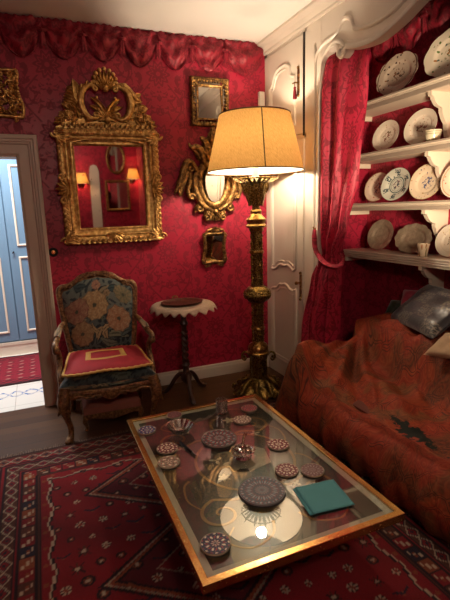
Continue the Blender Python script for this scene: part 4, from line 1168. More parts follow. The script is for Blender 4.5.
def zt(x):
    # top edge of the upholstery under the serpentine rail
    best = 0
    for i in range(len(bo)-1):
        (a0, b0), (a1, b1) = bo[i], bo[i+1]
        if b0 > .9 and min(a0, a1) <= x <= max(a0, a1) and abs(a1-a0) > 1e-6:
            best = max(best, b0+(b1-b0)*(x-a0)/(a1-a0))
    return (best or 1.0)-.022
mb = MB()
def P(u, v):
    z_ = .485+v*.50; hw = .228+.042*sst(z_, .47, .95); x = (2*u-1)*hw
    z = .485+v*(zt(x*.97)-.485)
    bul = .030*((1-(2*u-1)**4)*(1-(2*v-1)**4))**.6
    return (x, back_y(z)-.012-bul, z)
mb.grid(P, 90, 90, colf=tapestry)
mb.grid(lambda u, v: (lerp(-.25, .25, u), back_y(.485+.5*v)+.012, .485+.5*v), 4, 4, colf=lambda u, v: (.06, .03, .02))
mb.build('backrest', M['tapestry'], ch, 80)
for s_ in (-1, 1):
    mb = MB()
    mb.tube(smooth_path([(s_*.272, back_y(.74)-.01, .735), (s_*.300, .20, .715), (s_*.318, .10, .682), (s_*.328, .0, .665), (s_*.334, -.065, .668), (s_*.336, -.10, .650), (s_*.334, -.105, .625), (s_*.330, -.085, .612)], 5), [.017, .018, .019, .020, .021, .021, .020, .019, .019, .019]+[.021]*19+[.023, .024, .024, .022, .020, .017, .012], 10)
    mb.scroll((-.088, .638), .030, 0, 1.2, .013, lambda a, b_, h: (s_*.334, a, b_))
    mb.tube(smooth_path([(s_*.334, -.075, .64), (s_*.322, -.030, .585), (s_*.318, -.02, .53), (s_*.326, -.055, .47), (s_*.322, -.11, .42), (s_*.315, -.13, .37)], 5), [.020-.0001*i+.007*sst(i, 14, 25) for i in range(26)], 10)
    for k in range(3): mb.leaf((-.03-.012*k, .60-.03*k), -1.4+.3*k, .09, .026, .014, lambda a, b_, h: (s_*(.328+h), a, b_), lobes=2, n=6)
    mb.build('arm', M['wood_chair'], ch, 60)
    mb = MB()
    mb.tube([(s_*.305, .165, .712), (s_*.318, .10, .697), (s_*.325, .04, .684)], [.020, .026, .020], 10, flat=.8)
    for i in range(len(mb.v)):
        if mb.col is None: mb.col = {}
        mb.col[i] = tapestry((i*.13) % 1, .3)
    mb.build('arm_pad', M['tapestry'], ch)

# red cushion with gold braid, lying on the seat
M['velvet'] = plain('red_velvet', (.34, .006, .016), .75, var=.18, scale=18, bump=.15, bscale=200, Sheen_Weight=.12, Sheen_Roughness=.4, Sheen_Tint=(1, .1, .15, 1))
M['braid'] = plain('gold_braid', (.66, .40, .10), .5, .25, var=.2, scale=120, bump=.5, bscale=320)
rc = thing('seat_cushion', 'flat red velvet cushion with gold braid rectangle lying on the tapestry armchair', 'cushion', (.382, 3.285, .462), -.07)
def cush(u, v, top=True):
    a, b_ = 2*u-1, 2*v-1
    y = .235*b_-.006; x = a*lerp(.300, .255, v)+.006
    h = .026*((1-a**6)*(1-b_**6))**.5
    return (x, y-.012*(1-a*a)*(1-v)*0, .027+.016*v+(h+.004*sin(6*a+2)*sin(5*b_) if top else -h*.9))
mb = MB(); mb.grid(lambda u, v: cush(u, v), 40, 40); mb.grid(lambda u, v: cush(u, v, False), 40, 40); mb.build('velvet_body', M['velvet'], rc, 70)
mb = MB(); pts = []
for i in range(161):
    t = i/160*4; k = min(int(t), 3); f = t-k; e = [(f, 0), (1, f), (1-f, 1), (0, 1-f)][k]
    p = cush(*e); pts.append((p[0], p[1], p[2]+.003*sin(i*2.2)))
mb.tube(pts, .010, 8)
mb.build('edge_braid', M['braid'], rc)
mb = MB()
IN = [(.24, .38), (.76, .38), (.76, .78), (.24, .78)]
ring_ = []
for j in range(4):
    (u0, v0), (u1, v1) = IN[j], IN[(j+1) % 4]
    for i in range(16): ring_.append((lerp(u0, u1, i/16), lerp(v0, v1, i/16)))
n_ = len(ring_); vs = []
for (u, v) in ring_:
    cu_, cv_ = u-.5, v-.58
    for k, h in ((1.0, .001), (.93, .006), (.80, .006), (.74, .001)):
        p = cush(.5+cu_*k, .58+cv_*(k if True else 1)); vs.append((p[0], p[1], p[2]+h))
mb.add(vs, [(i*4+k, ((i+1) % n_)*4+k, ((i+1) % n_)*4+k+1, i*4+k+1) for i in range(n_) for k in range(3)])
mb.build('rectangle_braid', M['braid'], rc, 70)

# footstool pushed under the armchair
fs = thing('footstool', 'low footstool with faded red top pushed under the tapestry armchair', 'footstool', (.40, 3.33, 0), -.04)
mb = MB(); 
def P(u, v):
    a, b_ = 2*u-1, 2*v-1; return (.205*a, .15*b_, .205-.03*max(abs(a), abs(b_))**8+.012*(1-a*a)*(1-b_*b_))
mb.grid(P, 24, 20)
mb.bb((-.205, -.15, .125), (.205, .15, .176)); mb.build('top', plain('faded_red_cloth', (.26, .085, .055), .85, var=.12, scale=20, bump=.2, bscale=200), fs)
mb = MB()
for y in (-.145, .145): 
    mb.prism([(-.21, .128), (.21, .128), (.21, .085), (.15, .10), (.08, .085), (0, .07), (-.08, .085), (-.15, .10), (-.21, .085)], y-.012, y+.012, lambda a, b_, h: (a, h, b_))
for x in (-.2, .2): mb.bb((x-.012, -.14, .09), (x+.012, .14, .128))
mb.build('apron', M['wood_chair'], fs, 30)
for x in (-.19, .19):
    for y in (-.13, .13):
        mb = MB(); s_ = 1 if x > 0 else -1; mb.tube(smooth_path([(x, y, .12), (x+.012*s_, y+.012*(1 if y > 0 else -1), .08), (x, y, .03), (x+.008*s_, y, .004)], 4), [.022, .022, .022, .021, .019, .017, .015, .013, .013, .013, .014, .015, .016], 10); mb.build('leg', M['wood_chair'], fs)

# ------------------------------------------------------------------ side table with lace doily and copper tray
st = thing('side_table', 'small dark turned pedestal table with tripod feet between armchair and lamp', 'side table', (1.065, 3.505, 0))
mb = MB(); mb.lathe([(0, .775), (.235, .775), (.245, .782), (.245, .793), (.238, .80), (0, .80)], n=48); mb.build('top', M['wood_dark'], st)
mb = MB(); mb.lathe([(.030, .775), (.05, .765), (.05, .755), (.026, .735), (.022, .66), (.034, .64), (.036, .63), (.022, .61), (.020, .56)], n=24)
for k in range(2):
    pts = []
    for i in range(41):
        t = i/40; a = k*PI+t*PI*5; pts.append((.014*cos(a), .014*sin(a), .56-.26*t))
    mb.tube(pts, .017, 8)
mb.lathe([(.020, .30), (.032, .285), (.038, .27), (.024, .25), (.028, .21), (.046, .185), (.048, .15), (.036, .125), (.020, .11), (0, .10)], n=24)
mb.build('column', M['wood_dark'], st)
for an in (-95, 28, 152):
    a = math.radians(an); mb = MB()
    pts = smooth_path([(.02, .19), (.06, .185), (.10, .145), (.14, .08), (.18, .035), (.215, .022), (.235, .03)], 5)
    mb.tube([(r*cos(a), r*sin(a), z) for r, z in pts], [.024-.0002*i for i in range(len(pts))], 10, flat=.8)
    mb.ball((.222*cos(a), .222*sin(a), .020), .020, 10, (1, 1, .9)); mb.build('leg', M['wood_dark'], st)
lace = plain('ecru_lace', (.47, .36, .28), .9, var=.15, scale=60, bump=.6, bscale=160)
mb = MB()
def P(u, v):
    a = 2*PI*u; r = .275*v
    wv = sin(20*a+1.2*sin(3*a)); k = sst(r, .232, .262)
    sc = 1+.022*abs(sin(20*a))*sst(v, .9, 1)
    rr = r*sc if r < .24 else .24+(r-.24)*(.70+.25*wv)+.012*k
    z = .803-.046*sst(r, .235, .285)*(1+.30*wv)
    return (rr*cos(a)*1.0, rr*sin(a), z+.0012*sin(70*r)*(1-k))
mb.grid(P, 260, 26); do = mb.build('doily', lace, None, 80, loc=(1.065, 3.505, 0))
md = do.modifiers.new('s', 'SOLIDIFY'); md.thickness = .002
tag(do, 'round ecru lace doily with ruffled edge draped over the pedestal table', 'doily')
tr = thing('tray', 'dark oval copper tray lying on the lace doily', 'tray', (1.055, 3.49, .8045), .1)
mb = MB(); mb.lathe([(0, .004), (.130, .004), (.150, .012), (.172, .020), (.178, .018), (.172, .014), (.150, .006), (.13, 0), (0, 0)], n=48); mb.v = [(x, y*.86, z) for x, y, z in mb.v]
mb.build('dish', gold('dark_copper', (.24, .10, .055), (.07, .03, .018), .35, 30, .5, .1, .7), tr)
mb = MB(); mb.tube(smooth_path([(-.02, .145, .018), (-.02, .16, .032), (.0, .165, .038), (.02, .16, .032), (.02, .145, .018)], 4), .006, 8); mb.build('handle', M['gold_dark'], tr)

# ------------------------------------------------------------------ floor lamp
LX, LY = 1.62, 3.24
lamp = thing('floor_lamp', 'tall gilt bronze column lamp with pleated amber fabric shade in front of the wardrobe', 'floor lamp', (LX, LY, 0))
B = M['bronze']
mb = MB()
mb.lathe([(0, .03), (.175, .03), (.185, .045), (.165, .06), (.13, .075), (.11, .10), (.095, .135), (.085, .16), (0, .16)], n=32, mod=lambda a, i: 1+.05*cos(8*a))
for k in range(8):
    a0 = k*PI/4+.2
    def rp(a, b_, h, a0=a0): return ((a)*cos(a0)-h*sin(a0), (a)*sin(a0)+h*cos(a0), b_)
    mb.path([(.06, .15), (.11, .135), (.15, .10), (.175, .06), (.205, .045), (.222, .065), (.212, .085), (.195, .078)], [.012, .018, .020, .017, .016, .015, .012, .008], rp)
    mb.scroll((.125, .075), .036, 0, 1.3, .011, rp); mb.scroll((.165, .10), .026, PI, -1.2, .010, rp)
    a1 = a0+PI/8
    def rq(a, b_, h, a1=a1): return (a*cos(a1)-0*sin(a1), a*sin(a1), b_)
    def flat_(a, b_, h, a1=a1): 
        r = .09+a; return (r*cos(a1)-b_*sin(a1), r*sin(a1)+b_*cos(a1), .10-.45*a+h)
    mb.leaf((0, 0), 0, .135, .07, .03, flat_, lobes=3, n=9)
    mb.ball((.205*cos(a1), .205*sin(a1), .035), .022, 10); mb.ball((.17*cos(a1), .17*sin(a1), .055), .014, 8)
for k in range(4):
    a = k*PI/2+.5; mb.ball((.20*cos(a), .20*sin(a), .016), .026, 10, (1, 1, .62))
mb.build('base', B, lamp, 60)
def pier(z0, z1, r, name):
    mb = MB(); mb.lathe([(r*.78, z0), (r*.78, z1)], n=20)
    n = int((z1-z0)/.05)
    for i in range(n):
        zc = z0+(i+.5)*(z1-z0)/n
        for k in range(6):
            a0 = k*PI/3+(PI/6 if i % 2 else 0)
            def cp(a, b_, h, a0=a0): 
                an = a0+a/r; rr = r*.80+h; return (rr*cos(an), rr*sin(an), b_)
            mb.scroll((0, zc), .020, k, 1.2, .006, cp, .008, n=14, nn=5)
            mb.leaf((0, zc-.03), PI/2, .05, .020, .012, cp, lobes=2, n=5)
    for k in range(6):
        a = k*PI/3; mb.tube([(r*.97*cos(a), r*.97*sin(a), z0), (r*.97*cos(a), r*.97*sin(a), z1)], .0045, 6)
    mb.build(name, B, lamp, 60)
pier(.15, .375, .078, 'plinth')
mb = MB(); mb.lathe([(.060, .36), (.092, .365), (.096, .378), (.086, .388), (.086, .42), (.074, .445), (.050, .46), (.044, .475)], n=32)
mb.build('lower_collar', M['bronze_smooth'], lamp)
for k in range(4):
    a0 = k*PI/2+math.radians(63.4)-PI/2
    mb = MB()
    def hp(a, b_, h, a0=a0): return (a*cos(a0), a*sin(a0), b_)
    mb.path([(.078, .345), (.10, .375), (.13, .365), (.135, .325), (.115, .305), (.10, .325)], [.007, .009, .010, .010, .009, .006], hp); mb.ball(hp(.118, .335, 0), .014, 8)
    mb.build('scroll_handle', B, lamp)
pier(.47, .80, .050, 'column')
pier(.935, 1.415, .048, 'column')
for z in (.585, 1.21, 1.39, .93, .81):
    mb = MB(); mb.lathe([(.04, z-.016), (.054, z-.013), (.060, z), (.054, z+.013), (.04, z+.016)], n=28); mb.build('ring', M['bronze_smooth'], lamp)
# pierced knop
mb = MB(); mb.lathe([(.045, .80), (.075, .812), (.098, .84), (.104, .87), (.098, .90), (.075, .928), (.045, .94)], n=32)
for k in range(10):
    a0 = k*PI/5
    def kp(a, b_, h, a0=a0):
        an = a0+a/.10; r = .104*math.sqrt(max(0, 1-((b_-.87)/.10)**2))+h; return (r*cos(an), r*sin(an), b_)
    mb.scroll((0, .87), .026, k, 1.3, .008, kp, .004, n=16, nn=5)
    mb.leaf((.03, .83), PI/2, .08, .022, .014, kp, lobes=2, n=6)
mb.lathe([(.098, .868), (.113, .866), (.116, .87), (.113, .874), (.098, .876)], n=32, cap=False)
mb.build('knop', B, lamp, 60)
mb = MB(); mb.lathe([(.046, 1.40), (.078, 1.405), (.082, 1.42), (.068, 1.435), (.078, 1.452), (.080, 1.468), (.056, 1.49), (.042, 1.51), (.046, 1.53), (.036, 1.545)], n=32)
mb.build('upper_collar', M['bronze_smooth'], lamp)
mb = MB(); mb.lathe([(.034, 1.54), (.030, 1.57), (.045, 1.60), (.062, 1.64), (.058, 1.68), (.040, 1.72), (.03, 1.74)], n=28)
for k in range(8):
    a0 = k*PI/4
    def vp(a, b_, h, a0=a0):
        an = a0+a/.05; r = .050+.28*max(0, b_-1.60)+h; return (r*cos(an), r*sin(an), b_)
    mb.leaf((0, 1.57), PI/2, .15, .045, .022, vp, lobes=3, n=9)
    mb.leaf((.02, 1.66), PI/2, .085, .03, .03, vp, lobes=2, n=6)
mb.build('vase', B, lamp, 60)
mb = MB()
def gz(r): v = (r-.03)/.16; return 1.735+.048*v*v
mb.lathe([(.028, 1.732), (.055, 1.736), (.055, 1.741), (.028, 1.738)], n=32)
for rr in (.105, .172): mb.tube([(rr*cos(2*PI*k/72), rr*sin(2*PI*k/72), gz(rr)+.003) for k in range(73)], .0055, 6)
for k in range(24):
    a1 = k*PI/12
    def gl(a, b_, h, a1=a1):
        r = .05+a; return (r*cos(a1)-b_*sin(a1), r*sin(a1)+b_*cos(a1), gz(r)+h*.5+(.010 if k % 2 else 0)*sst(a, .1, .14))
    mb.leaf((0, 0), 0, .148 if k % 2 else .128, .027 if k % 2 else .022, .012, gl, lobes=2, n=9)
mb.build('gallery', B, lamp, 60)
for k in range(12):
    a0 = k*PI/6
    mb = MB()
    def gp(a, b_, h, a0=a0):
        an = a0+a/.10; r = .095+h; return (r*cos(an), r*sin(an), b_)
    mb.leaf((0, 1.752), -PI/2, .055, .034, .012, gp, lobes=2, n=6); 
    mb.build('pendant_leaf', B, lamp)
mb = MB(); mb.lathe([(.024, 1.735), (.026, 1.92), (.020, 1.93)], n=20); mb.build('candle_sleeve', plain('ivory_sleeve', (.62, .50, .34), .5, var=.04), lamp)
mb = MB(); mb.tube([(0, 0, 1.92), (0, 0, 2.27)], .006, 8); mb.ball((0, 0, 2.275), .014, 8)
for k in range(3):
    a = k*2*PI/3; mb.tube([(0, 0, 2.236), (.268*cos(a), .268*sin(a), 2.236)], .0025, 6)
mb.build('shade_carrier', M['brass'], lamp)
SB, STp, ZB, ZT = .372, .268, 1.832, 2.245
def shade_mat():
    m, t, out = newmat('amber_silk_shade'); N = NT(t); co = N.coord(); s = N.sep(co)
    th_ = N.m('ARCTAN2', s[1], s[0])
    st_ = N.noise(N.comb(N.m('MULTIPLY', N.m('ADD', th_, N.m('MULTIPLY', s[2], 1.6)), 24.0), N.m('MULTIPLY', s[2], 9.0), 0), 4.0, 4, .6, .4)
    col = N.mix(N.step(st_, .38, .66), (.93, .55, .17), (.74, .38, .10))
    geo = t.nodes.new('ShaderNodeNewGeometry')
    d = t.nodes.new('ShaderNodeBsdfDiffuse'); t.links.new(N.mix(geo.outputs['Backfacing'], col, (.80, .72, .60)), d.inputs[0])
    tl = t.nodes.new('ShaderNodeBsdfTranslucent'); t.links.new(col, tl.inputs[0])
    mx = t.nodes.new('ShaderNodeMixShader'); mx.inputs[0].default_value = SHADE_T
    t.links.new(d.outputs[0], mx.inputs[1]); t.links.new(tl.outputs[0], mx.inputs[2])
    t.links.new(mx.outputs[0], out.inputs[0]); return m
SHADE_T = .07
mb = MB(); mb.grid(lambda u, v: (lerp(SB, STp, v)*cos(2*PI*u), lerp(SB, STp, v)*sin(2*PI*u), lerp(ZB, ZT, v)), 96, 8)
sh = mb.build('lamp_shade', shade_mat(), lamp, 80, recalc=False)
trim_m = plain('brown_binding', (.10, .045, .012), .7)
for r, z in ((SB, ZB), (STp, ZT)):
    mb = MB(); mb.tube([((r+.001)*cos(2*PI*k/72), (r+.001)*sin(2*PI*k/72), z) for k in range(73)], .0045, 6); mb.build('binding', trim_m, sh)
mb = MB(); a = math.atan2(-LY, -LX)+.19
mb.tube([((SB+.002)*cos(a), (SB+.002)*sin(a), ZB), ((STp+.002)*cos(a), (STp+.002)*sin(a), ZT)], .0042, 6); mb.build('seam', trim_m, sh)
# ------------------------------------------------------------------ brass and glass coffee table
TX, TY, TZ = .825, 1.892, .33
ct = thing('coffee_table', 'low rectangular coffee table with brass rim and inlaid dark top under glass', 'coffee table', (TX, TY, 0))
HX, HY = .434, .670
mb = MB(); mb.sweep(rect(-HX, -HY, HX, HY), [(.0, TZ-.034), (-.0, TZ-.002), (.002, TZ), (.026, TZ), (.028, TZ-.002), (.028, TZ-.012), (.028, TZ-.034), (.0, TZ-.034)], lambda a, b_, h: (a, b_, h))
mb.build('brass_rim', M['brass'], ct, 30)
mb = MB(); mb.sweep(rect(-HX+.028, -HY+.028, HX-.028, HY-.028), [(0, TZ-.018), (0, TZ-.011), (.030, TZ-.011), (.030, TZ-.018)], lambda a, b_, h: (a, b_, h))
mb.build('pale_border', plain('pale_grey_border', (.44, .38, .29), .35, var=.05), ct, 30)
def lacquer():
    m, t, out = newmat('dark_lacquer'); N = NT(t); co = N.coord()
    f = N.noise(co, 3.2, 4, .6); g = N.noise(co, 45, 3)
    col = N.ramp(N.m('ADD', N.m('MULTIPLY', f, .8), N.m('MULTIPLY', g, .2)), [(.3, (.018, .020, .016)), (.6, (.032, .032, .025)), (.8, (.050, .038, .026))])
    N.bsdf(out, col, .30, 0, None); return m
mb = MB(); mb.bb((-HX+.028, -HY+.028, TZ-.034), (HX-.028, HY-.028, TZ-.013)); top = mb.build('inlaid_panel', lacquer(), ct, False)
ZI = TZ-.0128
def ribbon(mb, pts, w_, sub=6):
    P = smooth_path(pts, sub); n = len(P); vs = []
    ws = w_ if isinstance(w_, (list, tuple)) else (w_, w_)
    for i, p in enumerate(P):
        q0, q1 = P[max(i-1, 0)], P[min(i+1, n-1)]; d = Vector((q1[0]-q0[0], q1[1]-q0[1]))
        if d.length < 1e-9: d = Vector((1, 0))
        d.normalize(); ww = lerp(ws[0], ws[1], i/(n-1))
        for s_ in (-1, 1):
            for z in (ZI-.0004, ZI+.0006): vs.append((p[0]-d.y*ww*s_, p[1]+d.x*ww*s_, z))
    mb.add(vs, [(i*4+a, i*4+b_, (i+1)*4+b_, (i+1)*4+a) for i in range(n-1) for a, b_ in ((1, 3), (0, 2), (0, 1), (2, 3))])
CX, CY = .03, -.01
def W_(x, y): return (x-TX, y-TY)
mb = MB()
R0 = .245
ribbon(mb, [(CX+R0*cos(t), CY+R0*1.05*sin(t)) for t in [2*PI*k/36 for k in range(37)]], .007, 2)
def spiral(c, r0, a0, tn, r1=.014, n=26): return [(c[0]+lerp(r0, r1, k/n)*cos(a0+tn*2*PI*k/n), c[1]+lerp(r0, r1, k/n)*sin(a0+tn*2*PI*k/n)) for k in range(n+1)]
for sx_ in (-1, 1):
    for sy_ in (-1, 1):
        c = (sx_*.23, CY+sy_*.335)
        a0 = math.atan2(-sy_, -sx_*.4); tn = 1.35*sx_*sy_
        sp = spiral(c, .10, a0, tn)
        ribbon(mb, [(CX+sx_*.05, CY+sy_*R0*1.03), (sx_*.13, CY+sy_*.275)]+sp[1:], [.008, .005], 3)
        ribbon(mb, [(sx_*.22, CY+sy_*.43), (sx_*.27, CY+sy_*.50), (sx_*.20, CY+sy_*.56), (sx_*.10, CY+sy_*.53), (sx_*.06, CY+sy_*.46)], [.003, .006])
        ribbon(mb, [(sx_*.30, CY+sy_*.28), (sx_*.335, CY+sy_*.20), (sx_*.32, CY+sy_*.10), (sx_*.285, CY+sy_*.06)], [.003, .006])
mb.build('gold_scroll_inlay', plain('gilt_inlay', (.26, .15, .055), .35, .3, var=.15, scale=40), ct, False)
mb = MB()
def petals(c, r, n, a0=0, w_=.5):
    for k in range(n):
        a = a0+2*PI*k/n
        pts = [(c[0]+r*t*cos(a)-r*w_*sin(PI*t)*.5*s_*sin(a), c[1]+r*t*sin(a)+r*w_*sin(PI*t)*.5*s_*cos(a)) for s_ in (1,) for t in (0, .25, .5, .75, 1)]
        pts += [(c[0]+r*t*cos(a)+r*w_*sin(PI*t)*.5*sin(a), c[1]+r*t*sin(a)-r*w_*sin(PI*t)*.5*cos(a)) for t in (.75, .5, .25)]
        mb.prism(pts, ZI-.0002, ZI+.0008)
for c, r, n, a in ((W_(.70, 1.78), .034, 6, .2), (W_(.72, 1.93), .040, 3, .5), (W_(1.02, 2.10), .03, 4, 0), (W_(.98, 1.60), .028, 4, .6), (W_(.86, 1.66), .026, 2, .1), (W_(.67, 2.30), .045, 4, .3), (W_(.95, 2.31), .040, 5, .3), (W_(.60, 2.12), .03, 4, .3), (W_(1.06, 1.98), .03, 3, .9)): petals(c, r, n, a)
mb.build('ivory_flower_inlay', plain('ivory_inlay', (.50, .42, .28), .4, var=.15, scale=60), ct, False)
mb = MB(); mb.prism([W_(.83, 1.77), W_(.96, 1.80), W_(.99, 1.93), W_(.93, 2.0), W_(.85, 1.94)], ZI, ZI+.0009); petals(W_(.80, 1.86), .07, 5, .3, .7)
mb.build('cream_bouquet_inlay', plain('cream_inlay', (.42, .34, .24), .4, var=.2, scale=30), ct, False)
def glass_mat():
    m, t, out = newmat('table_glass'); N = NT(t)
    tr_ = t.nodes.new('ShaderNodeBsdfTransparent'); tr_.inputs[0].default_value = (.93, .96, .94, 1)
    gl = t.nodes.new('ShaderNodeBsdfGlossy'); gl.inputs['Roughness'].default_value = .012; gl.inputs[0].default_value = (1, 1, 1, 1)
    fr_ = t.nodes.new('ShaderNodeFresnel'); fr_.inputs[0].default_value = 1.52
    mx = t.nodes.new('ShaderNodeMixShader'); geo = t.nodes.new('ShaderNodeNewGeometry'); t.links.new(N.m('MULTIPLY', N.m('MULTIPLY', fr_.outputs[0], 1.9, clamp=True), N.m('SUBTRACT', 1.0, geo.outputs['Backfacing'])), mx.inputs[0]); t.links.new(tr_.outputs[0], mx.inputs[1]); t.links.new(gl.outputs[0], mx.inputs[2])
    t.links.new(mx.outputs[0], out.inputs[0]); return m
mb = MB(); mb.bb((-HX+.0285, -HY+.0285, TZ-.0095), (HX-.0285, HY-.0285, TZ-.002)); mb.build('glass_pane', glass_mat(), ct, False)
mb = MB(); mb.bb((-HX+.05, -HY+.05, TZ-.075), (HX-.05, HY-.05, TZ-.034)); mb.build('apron', M['wood_dark'], ct, False)
for sx_ in (-1, 1):
    for sy_ in (-1, 1):
        mb = MB(); mb.lathe([(.016, .0115), (.022, .02), (.014, .03), (.016, .10), (.024, .20), (.026, TZ-.075)], (sx_*(HX-.25), sy_*(HY-.30), 0), 16); mb.build('leg', M['wood_dark'], ct)

# ------------------------------------------------------------------ things on the glass
ZG = TZ-.0018
def coaster_mat(name, ground, a, b_, c, n, R):
    m, t, out = newmat(name); N = NT(t); s = N.sep(N.coord())
    r = N.m('DIVIDE', N.m('SQRT', N.m('ADD', N.m('MULTIPLY', s[0], s[0]), N.m('MULTIPLY', s[1], s[1]))), R)
    th_ = N.m('ARCTAN2', s[1], s[0])
    p1 = N.m('MULTIPLY', N.m('COSINE', N.m('MULTIPLY', th_, float(n))), N.m('SINE', N.m('MULTIPLY', r, 8.5)))
    p2 = N.m('MULTIPLY', N.m('SINE', N.m('MULTIPLY', th_, float(2*n))), N.m('COSINE', N.m('MULTIPLY', r, 14.0)))
    col = N.mix(N.step(p1, .42, .52), ground, a)
    col = N.mix(N.step(p2, .55, .65), col, b_)
    col = N.mix(N.step(N.m('SUBTRACT', 0.0, p1), .72, .78), col, c)
    col = N.mix(N.step(r, .90, .92), col, ground)
    N.bsdf(out, col, .5, 0, None, Specular_IOR_Level=.3); return m
def make_coaster(x, y, R, ground, cols, n, label, grp='patterned coasters on the glass table', rimc=(.40, .31, .22), name='coaster', z=ZG):
    o = thing(name, label, 'coaster' if name == 'coaster' else 'trivet', (x, y, z), random.random()*3, group=grp)
    h = .008 if name == 'coaster' else .009
    mb = MB(); mb.lathe([(0, 0), (R*.94, 0), (R, .002), (R, h-.001), (R*.985, h+.001), (R*.955, h), (R*.95, h-.001), (0, h-.001)], n=48); mb.build('body', plain('coaster_rim_'+str(len(bpy.data.materials)), rimc, .45, var=.1), o, 40)
    mb = MB(); mb.lathe([(R*.945, h-.0012), (R*.94, h+.0006), (0, h+.0006)], n=48); mb.build('enamel_disc', coaster_mat('coaster_enamel_'+str(len(bpy.data.materials)), ground, *cols, n, R), o, 40)
    return o
navy = (.012, .014, .045); wine = (.09, .010, .018); ivory = (.72, .62, .48); redc = (.30, .02, .03); tq = (.10, .20, .24)
make_coaster(.471, 2.372, .052, (.02, .025, .09), (ivory, (.05, .09, .30), redc), 8, 'round coaster with blue and white rosette in the far left table corner')
make_coaster(.668, 2.490, .046, (.11, .035, .04), ((.18, .06, .06), (.12, .05, .05), wine), 6, 'plain dull maroon coaster near the back edge of the table')
make_coaster(.523, 2.128, .056, wine, (ivory, redc, ivory), 6, 'white and red coaster left of the black lighter, upper of two side by side')
make_coaster(.494, 1.995, .056, (.26, .20, .15), (ivory, redc, (.10, .10, .05)), 5, 'cream floral coaster at the left table edge, nearer than its white and red neighbour')
make_coaster(1.117, 2.372, .050, wine, (redc, (.45, .16, .16), wine), 7, 'crimson coaster in the far right table corner by the lamp base')
make_coaster(1.012, 2.250, .054, (.16, .09, .07), (ivory, (.28, .16, .12), (.35, .25, .18)), 9, 'brown speckled coaster in front of the crimson corner coaster')
make_coaster(1.062, 1.908, .057, (.12, .015, .02), (ivory, redc, ivory), 6, 'ivory coaster with red dots midway along the right table edge')
make_coaster(.982, 1.685, .056, (.14, .02, .025), (ivory, (.24, .03, .03), ivory), 7, 'ivory and wine coaster directly left of the grey coaster near the napkins')
make_coaster(1.090, 1.632, .055, (.13, .05, .05), ((.32, .26, .24), (.22, .13, .12), wine), 14, 'grey brown dotted coaster nearest the teal napkins')
make_coaster(.499, 1.380, .058, navy, (ivory, (.20, .10, .16), redc), 8, 'dark blue coaster with pale petals in the near left table corner')
make_coaster(.806, 2.105, .096, (.05, .012, .02), ((.16, .18, .20), redc, (.26, .26, .26)), 8, 'large round trivet with red and grey rosette in the middle of the table', 'round trivets', (.26, .22, .19), 'trivet')
make_coaster(.803, 1.593, .104, (.035, .035, .05), ((.22, .22, .24), (.20, .03, .03), (.13, .16, .19)), 16, 'largest dark mosaic trivet near the front of the table beside the teal napkins', 'round trivets', (.20, .19, .19), 'trivet')
crystal = None
m, t_, out_ = newmat('cut_crystal'); gb = t_.nodes.new('ShaderNodeBsdfGlass'); gb.inputs['IOR'].default_value = 1.5; gb.inputs['Roughness'].default_value = .02; gb.inputs[0].default_value = (.97, .96, .93, 1); gg = t_.nodes.new('ShaderNodeBsdfGlossy'); gg.inputs['Roughness'].default_value = .12; gx = t_.nodes.new('ShaderNodeMixShader'); gx.inputs[0].default_value = .35; t_.links.new(gb.outputs[0], gx.inputs[1]); t_.links.new(gg.outputs[0], gx.inputs[2]); t_.links.new(gx.outputs[0], out_.inputs[0]); crystal = m
# cut glass bowl
cbw = MB(); cbw.lathe([(0, .0), (.038, 0), (.044, .006), (.062, .030), (.074, .048), (.068, .047), (.054, .028), (.036, .012), (0, .010)], n=48, mod=lambda a, i: 1+(.10*(abs(cos(8*a))-.5) if i in (3, 4, 5) else .05*cos(16*a) if i in (2, 6) else 0))
o = cbw.build('crystal_bowl', crystal, None, 20, loc=(.640, 2.275, ZG+.0003)); tag(o, 'scalloped cut glass bowl on the left of the table behind the black lighter', 'bowl')
# black lighter / pen leaning from the bowl
pn = thing('lighter', 'slim black lighter lying on the glass in front of the cut glass bowl', 'lighter', (.617, 2.075, ZG+.008), math.atan2(-.175, .034))
MB().tube([(-.085, 0, 0), (-.08, 0, 0), (.045, 0, 0), (.05, 0, 0)], [.005, .0078, .0078, .006], 10).build('body', M['iron'], pn); MB().tube([(.05, 0, 0), (.085, 0, 0)], [.006, .0045], 8).build('tip', plain('grey_steel', (.25, .25, .26), .3, .9), pn)
# clear tumbler
tb_ = MB(); tb_.lathe([(0, 0), (.030, 0), (.034, .004), (.038, .085), (.036, .085), (.031, .012), (0, .010)], n=40)
o = tb_.build('tumbler', crystal, None, 40, loc=(.945, 2.405, ZG+.0003)); tag(o, 'clear glass tumbler at the back of the table left of the two corner coasters', 'tumbler')
# cut crystal salt with silver spoon (centre)
sl = thing('crystal_dish', 'small cut crystal dish with silver fittings in the centre of the table', 'dish', (.845, 1.885, ZG+.0003), .3)
mb = MB(); mb.lathe([(0, 0), (.040, 0), (.046, .008), (.040, .018), (.050, .032), (.062, .040), (.056, .040), (.040, .026), (0, .018)], n=40, mod=lambda a, i: 1+.12*(abs(cos(5*a))-.5) if 1 < i < 7 else 1); mb.build('bowl', crystal, sl, 20)
silver = gold('bright_silver', (.80, .74, .66), (.45, .40, .34), .16, 40, .4, .1)
mb = MB()
for k in range(5):
    a = k*2*PI/5; mb.ball((.030*cos(a), .030*sin(a), .046), .015, 10, (1, 1, .8)); mb.tube([(.03*cos(a), .03*sin(a), .046), (.056*cos(a+.3), .056*sin(a+.3), .036)], [.006, .004], 8)
mb.ball((0, 0, .058), .016, 10)
mb.tube(smooth_path([(0, 0, .058), (.035, .03, .075), (.062, .05, .080), (.075, .06, .074)], 4), [.007]*10+[.010]*3, 8)
mb.build('fittings', silver, sl)
